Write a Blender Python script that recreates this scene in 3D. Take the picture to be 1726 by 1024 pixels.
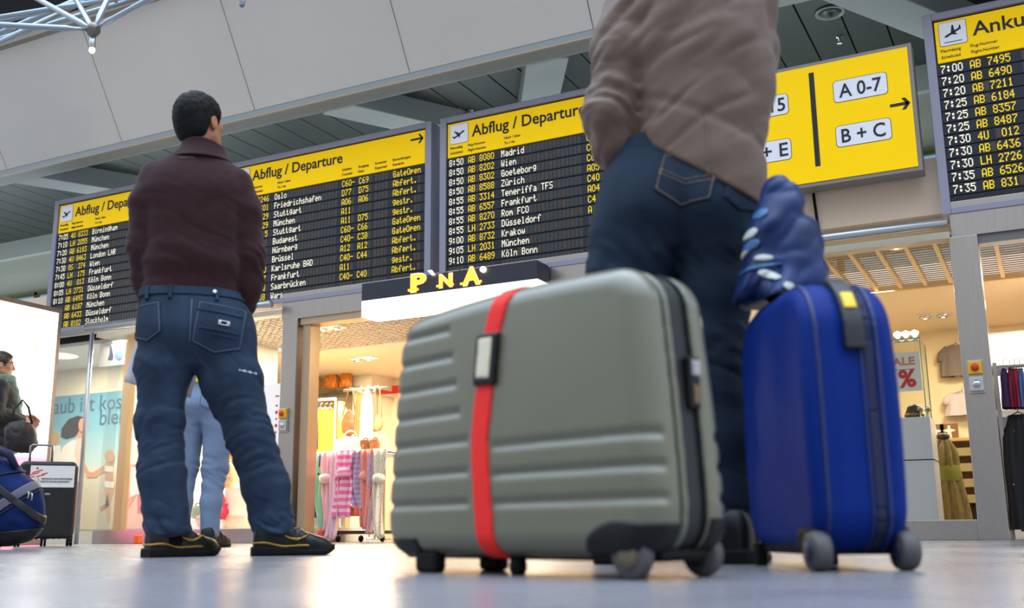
import bpy, bmesh, math, random
import numpy as np
from mathutils import Vector, Matrix, Euler
for o in list(bpy.data.objects): bpy.data.objects.remove(o)
SC = bpy.context.scene
COL = SC.collection
R = math.radians
random.seed(7)

# ------------------------------------------------------------------ camera
FPX, PITCH, ROLL, YAW, CAMH = 1759.0, R(12.29), R(0.535), R(26.96), 0.08
_f = np.array([-math.sin(YAW)*math.cos(PITCH), math.cos(YAW)*math.cos(PITCH), math.sin(PITCH)])
_r0 = np.array([math.cos(YAW), math.sin(YAW), 0.0]); _u0 = np.cross(_r0, _f)
_r = math.cos(ROLL)*_r0 - math.sin(ROLL)*_u0
_u = math.cos(ROLL)*_u0 + math.sin(ROLL)*_r0
cam = bpy.data.cameras.new('camera'); camo = bpy.data.objects.new('camera', cam); COL.objects.link(camo)
camo.matrix_world = Matrix(((_r[0], _u[0], -_f[0], 0), (_r[1], _u[1], -_f[1], 0), (_r[2], _u[2], -_f[2], CAMH), (0, 0, 0, 1)))
cam.sensor_width = 36.0; cam.sensor_fit = 'HORIZONTAL'; cam.lens = FPX*36.0/1726.0
cam.clip_start = 0.02; cam.clip_end = 200
cam.dof.use_dof = True; cam.dof.focus_distance = 7.0; cam.dof.aperture_fstop = 2.8
SC.camera = camo

# ------------------------------------------------------------------ world (daylight through the hall roof) + exposure
wd = bpy.data.worlds.new('sky'); SC.world = wd; wd.use_nodes = True
nt = wd.node_tree; nt.nodes.clear()
tc = nt.nodes.new('ShaderNodeTexCoord'); sp = nt.nodes.new('ShaderNodeSeparateXYZ')
rp = nt.nodes.new('ShaderNodeValToRGB'); bgn = nt.nodes.new('ShaderNodeBackground'); ow = nt.nodes.new('ShaderNodeOutputWorld')
nt.links.new(tc.outputs['Generated'], sp.inputs[0]); nt.links.new(sp.outputs['Z'], rp.inputs[0])
# sky light turned down behind the viewer to darken faces turned that way
dim = nt.nodes.new('ShaderNodeMapRange'); dim.inputs[1].default_value = -1.0; dim.inputs[2].default_value = 0.3; dim.inputs[3].default_value = 0.55; dim.inputs[4].default_value = 1.0
nt.links.new(sp.outputs['Y'], dim.inputs[0]); mxw = nt.nodes.new('ShaderNodeMix'); mxw.data_type = 'RGBA'; mxw.blend_type = 'MULTIPLY'; mxw.inputs[0].default_value = 1.0
nt.links.new(rp.outputs[0], mxw.inputs[6]); nt.links.new(dim.outputs[0], mxw.inputs[7]); nt.links.new(mxw.outputs[2], bgn.inputs[0]); nt.links.new(bgn.outputs[0], ow.inputs[0])
e = rp.color_ramp.elements
e[0].position = 0.0; e[0].color = (0.50, 0.49, 0.48, 1)
e[1].position = 1.0; e[1].color = (3.2, 3.8, 4.5, 1)
m = rp.color_ramp.elements.new(0.35); m.color = (0.75, 0.79, 0.86, 1)
m = rp.color_ramp.elements.new(0.7); m.color = (1.8, 2.2, 2.7, 1)
bgn.inputs[1].default_value = 1.0

def area(name, loc, size, power, col, rot=(0, 0, 0), sy=None):
    l = bpy.data.lights.new(name, 'AREA'); l.energy = power; l.color = col
    l.shape = 'RECTANGLE' if sy else 'DISK'; l.size = size
    if sy: l.size_y = sy
    o = bpy.data.objects.new(name, l); o.location = loc; o.rotation_euler = rot; COL.objects.link(o); return o
WARM = (1.0, 0.82, 0.58); WARM2 = (1.0, 0.88, 0.70)
LIGHTS = dict(pna=55, right=30, travel=40, window=34)
for _x in (-12.5, -9.0, -5.5, -2.0): area('added_uplight', (_x, 8.7, 2.72), 3.0, 20, (0.93, 1.0, 0.96), (R(180), 0, 0), 0.3)  # unseen lamps added over the shops to brighten the beams and soffit
SC.view_settings.view_transform = 'Standard'; SC.view_settings.look = 'None'
SC.view_settings.gamma = 1.0; SC.view_settings.use_curve_mapping = False
SC.view_settings.exposure = 0.58

# ------------------------------------------------------------------ pixel -> point helpers (surveying the photograph)
def ray(x, y): return (x-863)/FPX*_r - (y-512)/FPX*_u + _f
C0 = np.array([0, 0, CAMH])
def onY(x, y, Y): d = ray(x, y); return C0 + d*(Y/d[1])
def onZ(x, y, Z): d = ray(x, y); return C0 + d*((Z-CAMH)/d[2])
def onD(x, y, D): return C0 + ray(x, y)*D
def onP(x, y, p, n): d = ray(x, y); n = np.array(n, float); return C0 + d*(((np.array(p)-C0)@n)/(d@n))

# ------------------------------------------------------------------ materials
def lin(r, g, b):
    f = lambda c: ((c/255+0.055)/1.055)**2.4 if c > 10 else c/255/12.92
    return (f(r), f(g), f(b), 1)
MATS = {}
def mat(name, rgb, rough=0.5, metal=0.0, spec=0.5, var=0.0, vscale=20, bump=0.0, bscale=200, emit=0.0, ecol=None, stretch=None, coat=0.0, sheen=0.0):
    if name in MATS: return MATS[name]
    m = bpy.data.materials.new(name); m.use_nodes = True; MATS[name] = m
    n = m.node_tree.nodes; L = m.node_tree.links; b = n['Principled BSDF']
    c = lin(*rgb); b.inputs['Base Color'].default_value = c
    b.inputs['Roughness'].default_value = rough; b.inputs['Metallic'].default_value = metal
    b.inputs['Specular IOR Level'].default_value = spec
    if coat: b.inputs['Coat Weight'].default_value = coat; b.inputs['Coat Roughness'].default_value = 0.15
    if sheen: b.inputs['Sheen Weight'].default_value = sheen; b.inputs['Sheen Roughness'].default_value = 0.5
    if emit: b.inputs['Emission Color'].default_value = lin(*(ecol or rgb)); b.inputs['Emission Strength'].default_value = emit
    if var or bump:
        t = n.new('ShaderNodeTexCoord'); mp = n.new('ShaderNodeMapping'); L.new(t.outputs['Object'], mp.inputs[0])
        if stretch: mp.inputs['Scale'].default_value = stretch
    if var:
        z = n.new('ShaderNodeTexNoise'); z.inputs['Scale'].default_value = vscale; z.inputs['Detail'].default_value = 5
        L.new(mp.outputs[0], z.inputs['Vector'])
        r = n.new('ShaderNodeValToRGB'); L.new(z.outputs['Fac'], r.inputs[0]); L.new(r.outputs[0], b.inputs['Base Color'])
        r.color_ramp.elements[0].position = 0.3; r.color_ramp.elements[1].position = 0.7
        r.color_ramp.elements[0].color = tuple(max(0, v*(1-var)) for v in c[:3])+(1,)
        r.color_ramp.elements[1].color = tuple(v*(1+var) for v in c[:3])+(1,)
    if bump:
        z = n.new('ShaderNodeTexNoise'); z.inputs['Scale'].default_value = bscale; z.inputs['Detail'].default_value = 3
        L.new(mp.outputs[0], z.inputs['Vector'])
        k = n.new('ShaderNodeBump'); k.inputs['Strength'].default_value = bump; k.inputs['Distance'].default_value = 0.002
        L.new(z.outputs['Fac'], k.inputs['Height']); L.new(k.outputs[0], b.inputs['Normal'])
    return m
def glass(name, tint=(0.96, 0.98, 0.97), refl=0.5):
    if name in MATS: return MATS[name]
    m = bpy.data.materials.new(name); m.use_nodes = True; MATS[name] = m
    n = m.node_tree.nodes; L = m.node_tree.links; n.remove(n['Principled BSDF'])
    t = n.new('ShaderNodeBsdfTransparent'); t.inputs[0].default_value = (*tint, 1)
    g = n.new('ShaderNodeBsdfGlossy'); g.inputs['Roughness'].default_value = 0.02
    f = n.new('ShaderNodeFresnel'); f.inputs[0].default_value = 1.45
    mu = n.new('ShaderNodeMath'); mu.operation = 'MULTIPLY'; mu.inputs[1].default_value = refl
    x = n.new('ShaderNodeMixShader'); L.new(f.outputs[0], mu.inputs[0]); L.new(mu.outputs[0], x.inputs[0])
    L.new(t.outputs[0], x.inputs[1]); L.new(g.outputs[0], x.inputs[2]); L.new(x.outputs[0], n['Material Output'].inputs[0])
    return m

# ------------------------------------------------------------------ mesh builder
class MB:
    def __init__(s): s.v = []; s.f = []; s.mi = []; s.m = 0
    def add(s, vs, fs):
        k = len(s.v); s.v += [tuple(map(float, p)) for p in vs]
        for q in fs: s.f.append([i+k for i in q]); s.mi.append(s.m)
        return s
    def box(s, a, b, M=None):
        (x0, y0, z0), (x1, y1, z1) = a, b
        vs = [(x0,y0,z0),(x1,y0,z0),(x1,y1,z0),(x0,y1,z0),(x0,y0,z1),(x1,y0,z1),(x1,y1,z1),(x0,y1,z1)]
        if M is not None: vs = [M @ Vector(p) for p in vs]
        return s.add(vs, [(0,3,2,1),(4,5,6,7),(0,1,5,4),(1,2,6,5),(2,3,7,6),(3,0,4,7)])
    def bar(s, p, q, w, h, up=(0, 0, 1)):
        p = Vector(p); q = Vector(q); d = (q-p).normalized(); up = Vector(up)
        a = d.cross(up).normalized()*(w/2); b = a.cross(d).normalized()*(h/2)
        vs = [c+i*a+j*b for c in (p, q) for i, j in ((-1,-1),(1,-1),(1,1),(-1,1))]
        return s.add(vs, [(0,3,2,1),(4,5,6,7),(0,1,5,4),(1,2,6,5),(2,3,7,6),(3,0,4,7)])
    def tube(s, pts, r, n=10, cap=True, closed=False):
        pts = [Vector(p) for p in pts]; N = len(pts); rs = r if isinstance(r, (list, tuple)) else [r]*N
        vs = []; up = Vector((0, 0, 1)); prev = None
        for i, p in enumerate(pts):
            if closed: d = pts[(i+1) % N]-pts[i-1]
            else: d = pts[min(i+1, N-1)]-pts[max(i-1, 0)]
            d.normalize()
            if prev is None:
                a = d.cross(up if abs(d.z) < .9 else Vector((1, 0, 0)))
            else: a = prev - d*prev.dot(d)
            a.normalize(); prev = a; b = d.cross(a)
            for k in range(n):
                t = 2*math.pi*k/n; vs.append(p+(a*math.cos(t)+b*math.sin(t))*rs[i])
        fs = []
        for i in range(N if closed else N-1):
            j = (i+1) % N
            for k in range(n): fs.append((i*n+k, i*n+(k+1) % n, j*n+(k+1) % n, j*n+k))
        if cap and not closed: fs += [tuple(range(n-1, -1, -1)), tuple(range((N-1)*n, N*n))]
        return s.add(vs, fs)
    def lathe(s, c, prof, n=20, axis='z'):
        c = Vector(c); vs = []
        for r, h in prof:
            for k in range(n):
                t = 2*math.pi*k/n; x, y = r*math.cos(t), r*math.sin(t)
                p = {'z': (x, y, h), 'y': (x, h, y), 'x': (h, x, y)}[axis]; vs.append(c+Vector(p))
        fs = [(i*n+k, i*n+(k+1) % n, (i+1)*n+(k+1) % n, (i+1)*n+k) for i in range(len(prof)-1) for k in range(n)]
        return s.add(vs, fs + [tuple(range(n-1, -1, -1)), tuple(range((len(prof)-1)*n, len(prof)*n))])
    def prism(s, poly, d, M=None):
        """polygon in x,z extruded in +y by d"""
        n = len(poly); vs = [Vector((x, 0, z)) for x, z in poly]+[Vector((x, d, z)) for x, z in poly]
        if M is not None: vs = [M @ p for p in vs]
        return s.add(vs, [tuple(range(n)), tuple(range(2*n-1, n-1, -1))]+[(i, i+n, (i+1) % n+n, (i+1) % n) for i in range(n)])
    def grid(s, fn, nu, nv, closed_u=False):
        vs = [fn(i/(nu if closed_u else nu-1), j/(nv-1)) for j in range(nv) for i in range(nu)]
        fs = [(j*nu+i, j*nu+(i+1) % nu, (j+1)*nu+(i+1) % nu, (j+1)*nu+i) for j in range(nv-1) for i in range(nu if closed_u else nu-1)]
        return s.add(vs, fs)
    def build(s, name, mats, parent=None, smooth=False, loc=None, rotz=0, bevel=0, solid=0, subd=0):
        me = bpy.data.meshes.new(name); me.from_pydata(s.v, [], s.f)
        for m in (mats if isinstance(mats, (list, tuple)) else [mats]): me.materials.append(m)
        me.polygons.foreach_set('material_index', s.mi)
        if smooth: me.polygons.foreach_set('use_smooth', [True]*len(me.polygons))
        me.update()
        o = bpy.data.objects.new(name, me); COL.objects.link(o)
        if parent: o.parent = parent
        if loc is not None: o.location = loc
        o.rotation_euler.z = rotz
        if solid: md = o.modifiers.new('solid', 'SOLIDIFY'); md.thickness = solid; md.offset = 0
        if bevel: md = o.modifiers.new('bevel', 'BEVEL'); md.width = bevel; md.segments = 3; md.limit_method = 'ANGLE'
        if subd: md = o.modifiers.new('subd', 'SUBSURF'); md.levels = subd; md.render_levels = subd
        return o
def tag(o, label=None, cat=None, group=None, kind=None):
    if label: o['label'] = label
    if cat: o['category'] = cat
    if group: o['group'] = group
    if kind: o['kind'] = kind
    return o
def empty(name, loc, label, cat, rotz=0, group=None):
    o = bpy.data.objects.new(name, None); COL.objects.link(o); o.location = loc; o.rotation_euler.z = rotz
    return tag(o, label, cat, group)
def struct(o): o['kind'] = 'structure'; return o
def rrect(x0, z0, x1, z1, r, n=5):
    p = []
    for cx, cz, a in ((x1-r, z0+r, -90), (x1-r, z1-r, 0), (x0+r, z1-r, 90), (x0+r, z0+r, 180)):
        for k in range(n+1): t = R(a+90*k/n); p.append((cx+r*math.cos(t), cz+r*math.sin(t)))
    return p
TXT = {}
def text_mesh(body, font_bold=0.0, ext=0.002):
    key = (body, font_bold, ext)
    if key not in TXT:
        cu = bpy.data.curves.new('t', 'FONT'); cu.body = body; cu.size = 1; cu.extrude = 0.5; cu.offset = font_bold; cu.resolution_u = 3
        o = bpy.data.objects.new('t', cu); COL.objects.link(o)
        dg = bpy.context.evaluated_depsgraph_get(); me = bpy.data.meshes.new_from_object(o.evaluated_get(dg))
        v = [tuple(p.co) for p in me.vertices]; f = [tuple(p.vertices) for p in me.polygons]
        bpy.data.objects.remove(o); bpy.data.meshes.remove(me); bpy.data.curves.remove(cu)
        TXT[key] = (v, f)
    return TXT[key]
def put_text(mb, body, x, z, y, width=None, height=None, bold=0.0, th=0.003, shear=0, M=None):
    """text standing in the x-z plane, facing -y; x,z = left and baseline; height = size of a capital"""
    v, f = text_mesh(body, bold)
    xs = [p[0] for p in v]; x0, x1 = min(xs), max(xs)
    zs = [p[1] for p in text_mesh('H')[0]]; cap = max(zs)-min(zs)
    sz = (height/cap) if height else width/(x1-x0)
    sx = (width/(x1-x0)) if width else sz
    vs = [Vector((x+(p[0]-x0)*sx, y-(p[2]+0.5)*th, z+p[1]*sz)) for p in v]
    if M is not None: vs = [M @ p for p in vs]
    mb.add(vs, f)
    return (x1-x0)*sx

# ------------------------------------------------------------------ implicit surfaces (surface nets)
def smin(a, b, k): h = np.clip(0.5+0.5*(b-a)/k, 0, 1); return b*(1-h)+a*h-k*h*(1-h)
def smax(a, b, k): return -smin(-a, -b, k)
def cap(p, a, b, ra, rb, sy=1.0):
    ax, ay, az = a; bx, by, bz = b; ux, uy, uz = bx-ax, by-ay, bz-az
    L2 = ux*ux+uy*uy+uz*uz+1e-9
    qx, qy, qz = p[0]-ax, p[1]-ay, p[2]-az
    h = np.clip((qx*ux+qy*uy+qz*uz)/L2, 0, 1)
    return np.sqrt((qx-h*ux)**2+((qy-h*uy)/sy)**2+(qz-h*uz)**2)-(ra+(rb-ra)*h)
def chain(p, pts, k=0.02):
    d = None
    for i in range(len(pts)-1):
        c = cap(p, pts[i][:3], pts[i+1][:3], pts[i][3], pts[i+1][3])
        d = c if d is None else smin(d, c, k)
    return d
def ell(p, c, r):
    qx, qy, qz = (p[0]-c[0]), (p[1]-c[1]), (p[2]-c[2])
    k0 = np.sqrt((qx/r[0])**2+(qy/r[1])**2+(qz/r[2])**2); k1 = np.sqrt((qx/r[0]**2)**2+(qy/r[1]**2)**2+(qz/r[2]**2)**2)+1e-6
    return k0*(k0-1)/k1
def herm(tab, z):
    t = np.array(tab, float); zz = np.linspace(t[0, 0], t[-1, 0], 240); out = []
    for c in range(1, t.shape[1]):
        y = t[:, c]; m = np.gradient(y, t[:, 0]); i = np.clip(np.searchsorted(t[:, 0], zz)-1, 0, len(t)-2)
        h = t[i+1, 0]-t[i, 0]; s = (zz-t[i, 0])/h
        v = (2*s**3-3*s**2+1)*y[i]+(s**3-2*s**2+s)*h*m[i]+(-2*s**3+3*s**2)*y[i+1]+(s**3-s**2)*h*m[i+1]
        out.append(np.interp(z, zz, v))
    return out
def zloft(p, tab, n=2.0, cut=True, k=0.012):
    cx, cy, rx, ry = herm(tab, p[2])
    q = (np.abs((p[0]-cx)/rx)**n+np.abs((p[1]-cy)/ry)**n)**(1/n)
    d = (q-1)*np.minimum(rx, ry)
    if cut: d = smax(d, np.maximum(tab[0][0]-p[2], p[2]-tab[-1][0]), k)
    return d
def sdf_mesh(fn, lo, hi, res, k=6):
    lo = np.array(lo, float); n = np.ceil((np.array(hi)-lo)/(res*k)).astype(int)+1; N = n*k
    g = [lo[i]+res*k*(np.arange(n[i])+0.5) for i in range(3)]
    P = np.meshgrid(*g, indexing='ij'); dc = fn([a.ravel() for a in P]).reshape(n)
    D = np.repeat(np.repeat(np.repeat(np.where(dc < 0, -1.0, 1.0).astype(np.float32), k, 0), k, 1), k, 2)
    act = np.argwhere(np.abs(dc) < res*k*1.7)
    loc = np.stack(np.meshgrid(*[np.arange(k)]*3, indexing='ij'), -1).reshape(-1, 3)
    for s in range(0, len(act), 1500):
        idx = (act[s:s+1500, None, :]*k+loc[None]).reshape(-1, 3)
        pts = lo+idx*res
        D[idx[:, 0], idx[:, 1], idx[:, 2]] = fn([pts[:, 0], pts[:, 1], pts[:, 2]])
    S = D < 0
    cnt = sum(S[a:N[0]-1+a, b:N[1]-1+b, c:N[2]-1+c].astype(np.int8) for a in (0, 1) for b in (0, 1) for c in (0, 1))
    cells = np.argwhere((cnt > 0) & (cnt < 8))
    V = np.zeros((len(cells), 3)); W = np.zeros(len(cells))
    corners = [(a, b, c) for a in (0, 1) for b in (0, 1) for c in (0, 1)]
    for i, A in enumerate(corners):
        for B in corners[i+1:]:
            if sum(abs(A[t]-B[t]) for t in range(3)) != 1: continue
            ia = cells+np.array(A); ib = cells+np.array(B)
            da = D[ia[:, 0], ia[:, 1], ia[:, 2]]; db = D[ib[:, 0], ib[:, 1], ib[:, 2]]
            x = (da < 0) != (db < 0); t = np.where(x, da/np.where(x, da-db, 1), 0)
            V[x] += (np.array(A)+t[x, None]*(np.array(B)-np.array(A))); W[x] += 1
    V = lo+(cells+V/W[:, None])*res
    ID = -np.ones(N, np.int32); ID[cells[:, 0], cells[:, 1], cells[:, 2]] = np.arange(len(cells))
    F = []
    for ax in range(3):
        o1, o2 = [(1, 2), (2, 0), (0, 1)][ax]
        sl0 = [slice(1, -1)]*3; sl0[ax] = slice(0, -1); sl1 = list(sl0); sl1[ax] = slice(1, None)
        a = S[tuple(sl0)]; b = S[tuple(sl1)]
        e = np.argwhere(a != b); off = np.ones(3, int); off[ax] = 0; ins = a[e[:, 0], e[:, 1], e[:, 2]]; e = e+off
        d1 = np.zeros(3, int); d1[o1] = 1; d2 = np.zeros(3, int); d2[o2] = 1
        q = [ID[tuple((e-u).T)] for u in (d1+d2, d2, 0*d1, d1)]
        q = np.stack(q, 1); q[~ins] = q[~ins][:, ::-1]; q = q[(q >= 0).all(1)]; F.append(q)
    return V, np.concatenate(F)
def sdf_obj(name, fn, lo, hi, res, m, parent=None, loc=None, rotz=0, relax=1):
    V, F = sdf_mesh(fn, lo, hi, res)
    for _ in range(relax):
        E = np.concatenate([F[:, [0, 1]], F[:, [1, 2]], F[:, [2, 3]], F[:, [3, 0]]]); A = np.zeros_like(V); c = np.zeros(len(V))
        for i in (0, 1):
            np.add.at(A, E[:, i], V[E[:, 1-i]]); np.add.at(c, E[:, i], 1)
        V = V*0.45+0.55*A/np.maximum(c, 1)[:, None]
    me = bpy.data.meshes.new(name); me.vertices.add(len(V)); me.vertices.foreach_set('co', V.astype(np.float32).ravel())
    me.loops.add(len(F)*4); me.loops.foreach_set('vertex_index', F.astype(np.int32).ravel())
    me.polygons.add(len(F)); me.polygons.foreach_set('loop_start', np.arange(0, len(F)*4, 4, dtype=np.int32))
    me.polygons.foreach_set('use_smooth', np.ones(len(F), bool)); me.update(calc_edges=True); me.validate()
    for mm in (m if isinstance(m, (list, tuple)) else [m]): me.materials.append(mm)
    o = bpy.data.objects.new(name, me); COL.objects.link(o)
    if parent: o.parent = parent
    if loc is not None: o.location = loc
    o.rotation_euler.z = rotz
    return o

def vnoise(x, y, z, seed=0):
    xi, yi, zi = np.floor(x), np.floor(y), np.floor(z); fx, fy, fz = x-xi, y-yi, z-zi
    fx, fy, fz = [t*t*(3-2*t) for t in (fx, fy, fz)]; xi, yi, zi = [t.astype(np.int64) for t in (xi, yi, zi)]
    def h(i, j, k):
        n = (i*374761393+j*668265263+k*2147483647+seed*974711) & 0xffffffff; n = ((n ^ (n >> 13))*1274126177) & 0xffffffff
        return ((n ^ (n >> 16)) & 0xffff)/32767.5-1.0
    L = lambda u, v, t: u+(v-u)*t
    return L(L(L(h(xi, yi, zi), h(xi+1, yi, zi), fx), L(h(xi, yi+1, zi), h(xi+1, yi+1, zi), fx), fy), L(L(h(xi, yi, zi+1), h(xi+1, yi, zi+1), fx), L(h(xi, yi+1, zi+1), h(xi+1, yi+1, zi+1), fx), fy), fz)
# ------------------------------------------------------------------ common materials
steel = mat('brushed_steel', (186, 180, 174), rough=0.27, metal=0.9, var=0.06, vscale=6, stretch=(40, 40, 1), bump=0.06, bscale=60)
alu = mat('aluminium_tube', (190, 195, 200), rough=0.28, metal=0.85)
darkm = mat('dark_rubber', (8, 8, 9), rough=0.65, spec=0.2)
blackp = mat('black_plastic', (12, 12, 13), rough=0.45, spec=0.3)
pale = mat('painted_concrete_white', (212, 208, 198), rough=0.38, var=0.03, vscale=1.2)
beamg = mat('beam_grey_paint', (150, 158, 158), rough=0.6)
cream = mat('cream_wall', (226, 214, 190), rough=0.7)
white = mat('white_lacquer', (232, 230, 226), rough=0.35)
chrome = mat('chrome', (215, 215, 218), rough=0.12, metal=1.0)
wood = mat('light_beech', (214, 170, 120), rough=0.5, var=0.12, vscale=5, stretch=(1, 1, 9))
gls = glass('window_glass', refl=0.3)
lampw = mat('lamp_glow_warm', (255, 226, 180), emit=9.0)
WY = 7.4

# ------------------------------------------------------------------ floor: polished stone slabs
fm = bpy.data.materials.new('polished_stone'); fm.use_nodes = True
n = fm.node_tree.nodes; L = fm.node_tree.links; b = n['Principled BSDF']
t = n.new('ShaderNodeTexCoord'); z = n.new('ShaderNodeTexNoise'); z.inputs['Scale'].default_value = 160; z.inputs['Detail'].default_value = 4
L.new(t.outputs['Object'], z.inputs['Vector'])
z2 = n.new('ShaderNodeTexNoise'); z2.inputs['Scale'].default_value = 1.6; z2.inputs['Detail'].default_value = 4; L.new(t.outputs['Object'], z2.inputs['Vector'])
br = n.new('ShaderNodeTexBrick'); br.offset = 0.0; br.inputs['Scale'].default_value = 1.0
br.inputs['Brick Width'].default_value = 1.5; br.inputs['Row Height'].default_value = 1.5; br.inputs['Mortar Size'].default_value = 0.004
br.inputs['Color1'].default_value = (1, 1, 1, 1); br.inputs['Color2'].default_value = (0.94, 0.94, 0.94, 1); br.inputs['Mortar'].default_value = (0.35, 0.35, 0.37, 1)
mp = n.new('ShaderNodeMapping'); mp.inputs['Rotation'].default_value = (0, 0, R(-64)); mp.inputs['Location'].default_value = (0.35, 0.62, 0)
L.new(t.outputs['Object'], mp.inputs[0]); L.new(mp.outputs[0], br.inputs['Vector'])
r1 = n.new('ShaderNodeValToRGB'); L.new(z.outputs['Fac'], r1.inputs[0])
r1.color_ramp.elements[0].position = 0.35; r1.color_ramp.elements[1].position = 0.65
r1.color_ramp.elements[0].color = lin(104, 103, 110); r1.color_ramp.elements[1].color = lin(140, 137, 142)
mx = n.new('ShaderNodeMix'); mx.data_type = 'RGBA'; mx.blend_type = 'MULTIPLY'; mx.inputs[0].default_value = 1.0
L.new(r1.outputs[0], mx.inputs[6]); L.new(br.outputs['Color'], mx.inputs[7]); L.new(mx.outputs[2], b.inputs['Base Color'])
mr = n.new('ShaderNodeMapRange'); mr.inputs[1].default_value = 0.3; mr.inputs[2].default_value = 0.7; mr.inputs[3].default_value = 0.2; mr.inputs[4].default_value = 0.34
L.new(z2.outputs['Fac'], mr.inputs[0]); L.new(mr.outputs[0], b.inputs['Roughness'])
bp_ = n.new('ShaderNodeBump'); bp_.inputs['Strength'].default_value = 0.05; bp_.inputs['Distance'].default_value = 0.001
L.new(z.outputs['Fac'], bp_.inputs['Height']); L.new(bp_.outputs[0], b.inputs['Normal'])
struct(MB().box((-22, -9, -0.2), (8, 13, 0)).build('floor', fm))

# ------------------------------------------------------------------ upper hall: leaning fascia, soffit, triangular beam grid, slatted ceiling
FB = (6.979, 3.9); FD = np.array([-0.514, 0.858]); FT = (FB[0]+FD[0]*1.178, FB[1]+FD[1]*1.178)
seams = [-7.884]
k0 = [1/(x+2670.0) for x in (9, 206, 428.7, 691, 989)]
pitch = 1.69
fasc = MB(); xs = [-7.884+pitch*i for i in range(-7, 8)]
for i in range(len(xs)-1):
    x0, x1 = xs[i]+0.004, xs[i+1]-0.004
    A = [(FB[0], FB[1]), (FT[0], FT[1]), (FT[0]+0.05, FT[1]+0.03), (FB[0]+0.05, FB[1]+0.03)]
    vs = [(x0, *p) for p in A]+[(x1, *p) for p in A]
    fasc.add(vs, [(0, 1, 2, 3)[::-1], (4, 5, 6, 7), (0, 4, 5, 1)[::1], (1, 5, 6, 2), (2, 6, 7, 3), (3, 7, 4, 0)])
struct(fasc.build('wall_fascia', pale, bevel=0.004))
struct(MB().add([(x, *p) for x in (xs[0], xs[-1]) for p in ((FB[0]+0.03, FB[1]+0.02), (FT[0]+0.04, FT[1]+0.02), (FT[0]+0.3, FT[1]+0.02), (FB[0]+0.24, FB[1]+0.02))],
    [(0, 1, 2, 3), (7, 6, 5, 4), (0, 4, 5, 1), (1, 5, 6, 2), (2, 6, 7, 3), (3, 7, 4, 0)]).build('wall_upstand', beamg))
struct(MB().box((xs[0], FB[0]+0.004, FB[1]-0.055), (xs[-1], FB[0]+0.02, FB[1]+0.03)).box((xs[0], FB[0]+0.02, FB[1]-0.052), (xs[-1], FB[0]+0.24, FB[1]+0.02)).build('trim_1', beamg))
struct(MB().box((xs[0], FB[0]+0.0, FB[1]-0.064), (xs[-1], FB[0]+0.022, FB[1]-0.055)).build('trim_2', mat('warm_edge_strip', (186, 170, 148), rough=0.5)))
struct(MB().box((xs[0], FT[0]-0.06, FT[1]-0.02), (xs[-1], FT[0]+0.34, FT[1]+0.10)).build('trim_3', mat('edge_trim_tan', (150, 142, 126), rough=0.5)))
slat = mat('dark_metal_slats', (44, 50, 47), rough=0.45)
ZC = 4.06
cl = MB(); x = -17.0
while x < 3.5:
    cl.box((x, FB[0]+0.22, ZC), (x+0.288, 9.32, ZC+0.03)); x += 0.30
cl.box((-17, FB[0]+0.22, ZC+0.05), (3.5, 9.32, ZC+0.07))
struct(cl.build('ceiling', slat, bevel=0.004))
struct(MB().box((-22, 5.4, 6.6), (6, 11, 6.8)).build('roof', mat('dark_roof', (16, 26, 44), rough=0.8)))
# beams on the 60-degree grid: anchors on the soffit edge, each runs 30 degrees either side of the wall normal
def beam(a, b, w, nm):
    m = MB(); m.bar((*a, (3.85+ZC+0.02)/2), (*b, (3.85+ZC+0.02)/2), w, ZC+0.02-3.85); struct(m.build(nm, beamg, bevel=0.01))
sA = onZ(545, 180, 3.85); dA = (math.sin(R(30)), math.cos(R(30)))
sM = onZ(925, 92, 3.85); dM = (-math.sin(R(30)), math.cos(R(30)))
sL = onZ(20, 300, 3.85)
beam(sA[:2]+0.06*np.array(dA), sA[:2]+2.6*np.array(dA), 0.34, 'beam_1')
beam(sM[:2]+0.06*np.array(dM), sM[:2]+2.6*np.array(dM), 0.34, 'beam_2')
beam(sL[:2]+0.06*np.array(dA), sL[:2]+2.6*np.array(dA), 0.34, 'beam_3')
sN = (2*sM[0]-sA[0], sA[1]); beam((sN[0]+.06*dA[0], sN[1]+.06*dA[1]), (sN[0]+2.6*dA[0], sN[1]+2.6*dA[1]), 0.34, 'beam_4')
struct(MB().box((-18, 9.26, 3.82), (4, 9.45, ZC+0.02)).build('beam_5', beamg))
# clerestory behind the boards and the parapet above the shops
struct(MB().box((-22, 9.34, 3.3), (6, 9.45, 3.85)).build('wall_back', mat('grey_green_wall', (146, 154, 146), rough=0.7)))
wn = MB().box((-22, 9.38, 2.3), (6, 9.42, 3.3))
struct(wn.build('window_1', mat('pale_blue_daylight_glass', (120, 170, 205), rough=0.1, emit=0.35, ecol=(150, 195, 225))))
fr = MB()
for x in np.arange(-21, 5.5, 1.5): fr.box((x, 9.33, 2.3), (x+0.06, 9.38, 3.3))
fr.box((-22, 9.33, 3.26), (6, 9.38, 3.32)); struct(fr.build('trim_4', mat('olive_window_frame', (140, 138, 90), rough=0.5)))
struct(MB().tube([(-22, 9.1, 3.05), (-12.5, 9.1, 3.05), (6, 9.1, 3.05)], 0.05, 12).build('trim_5', mat('blue_pipe', (24, 62, 92), rough=0.3), smooth=True))
struct(MB().box((-22, 7.52, 2.2), (2.2, 7.6, 2.61)).build('wall_parapet', mat('beige_panel', (236, 212, 186), rough=0.6)))

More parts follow.
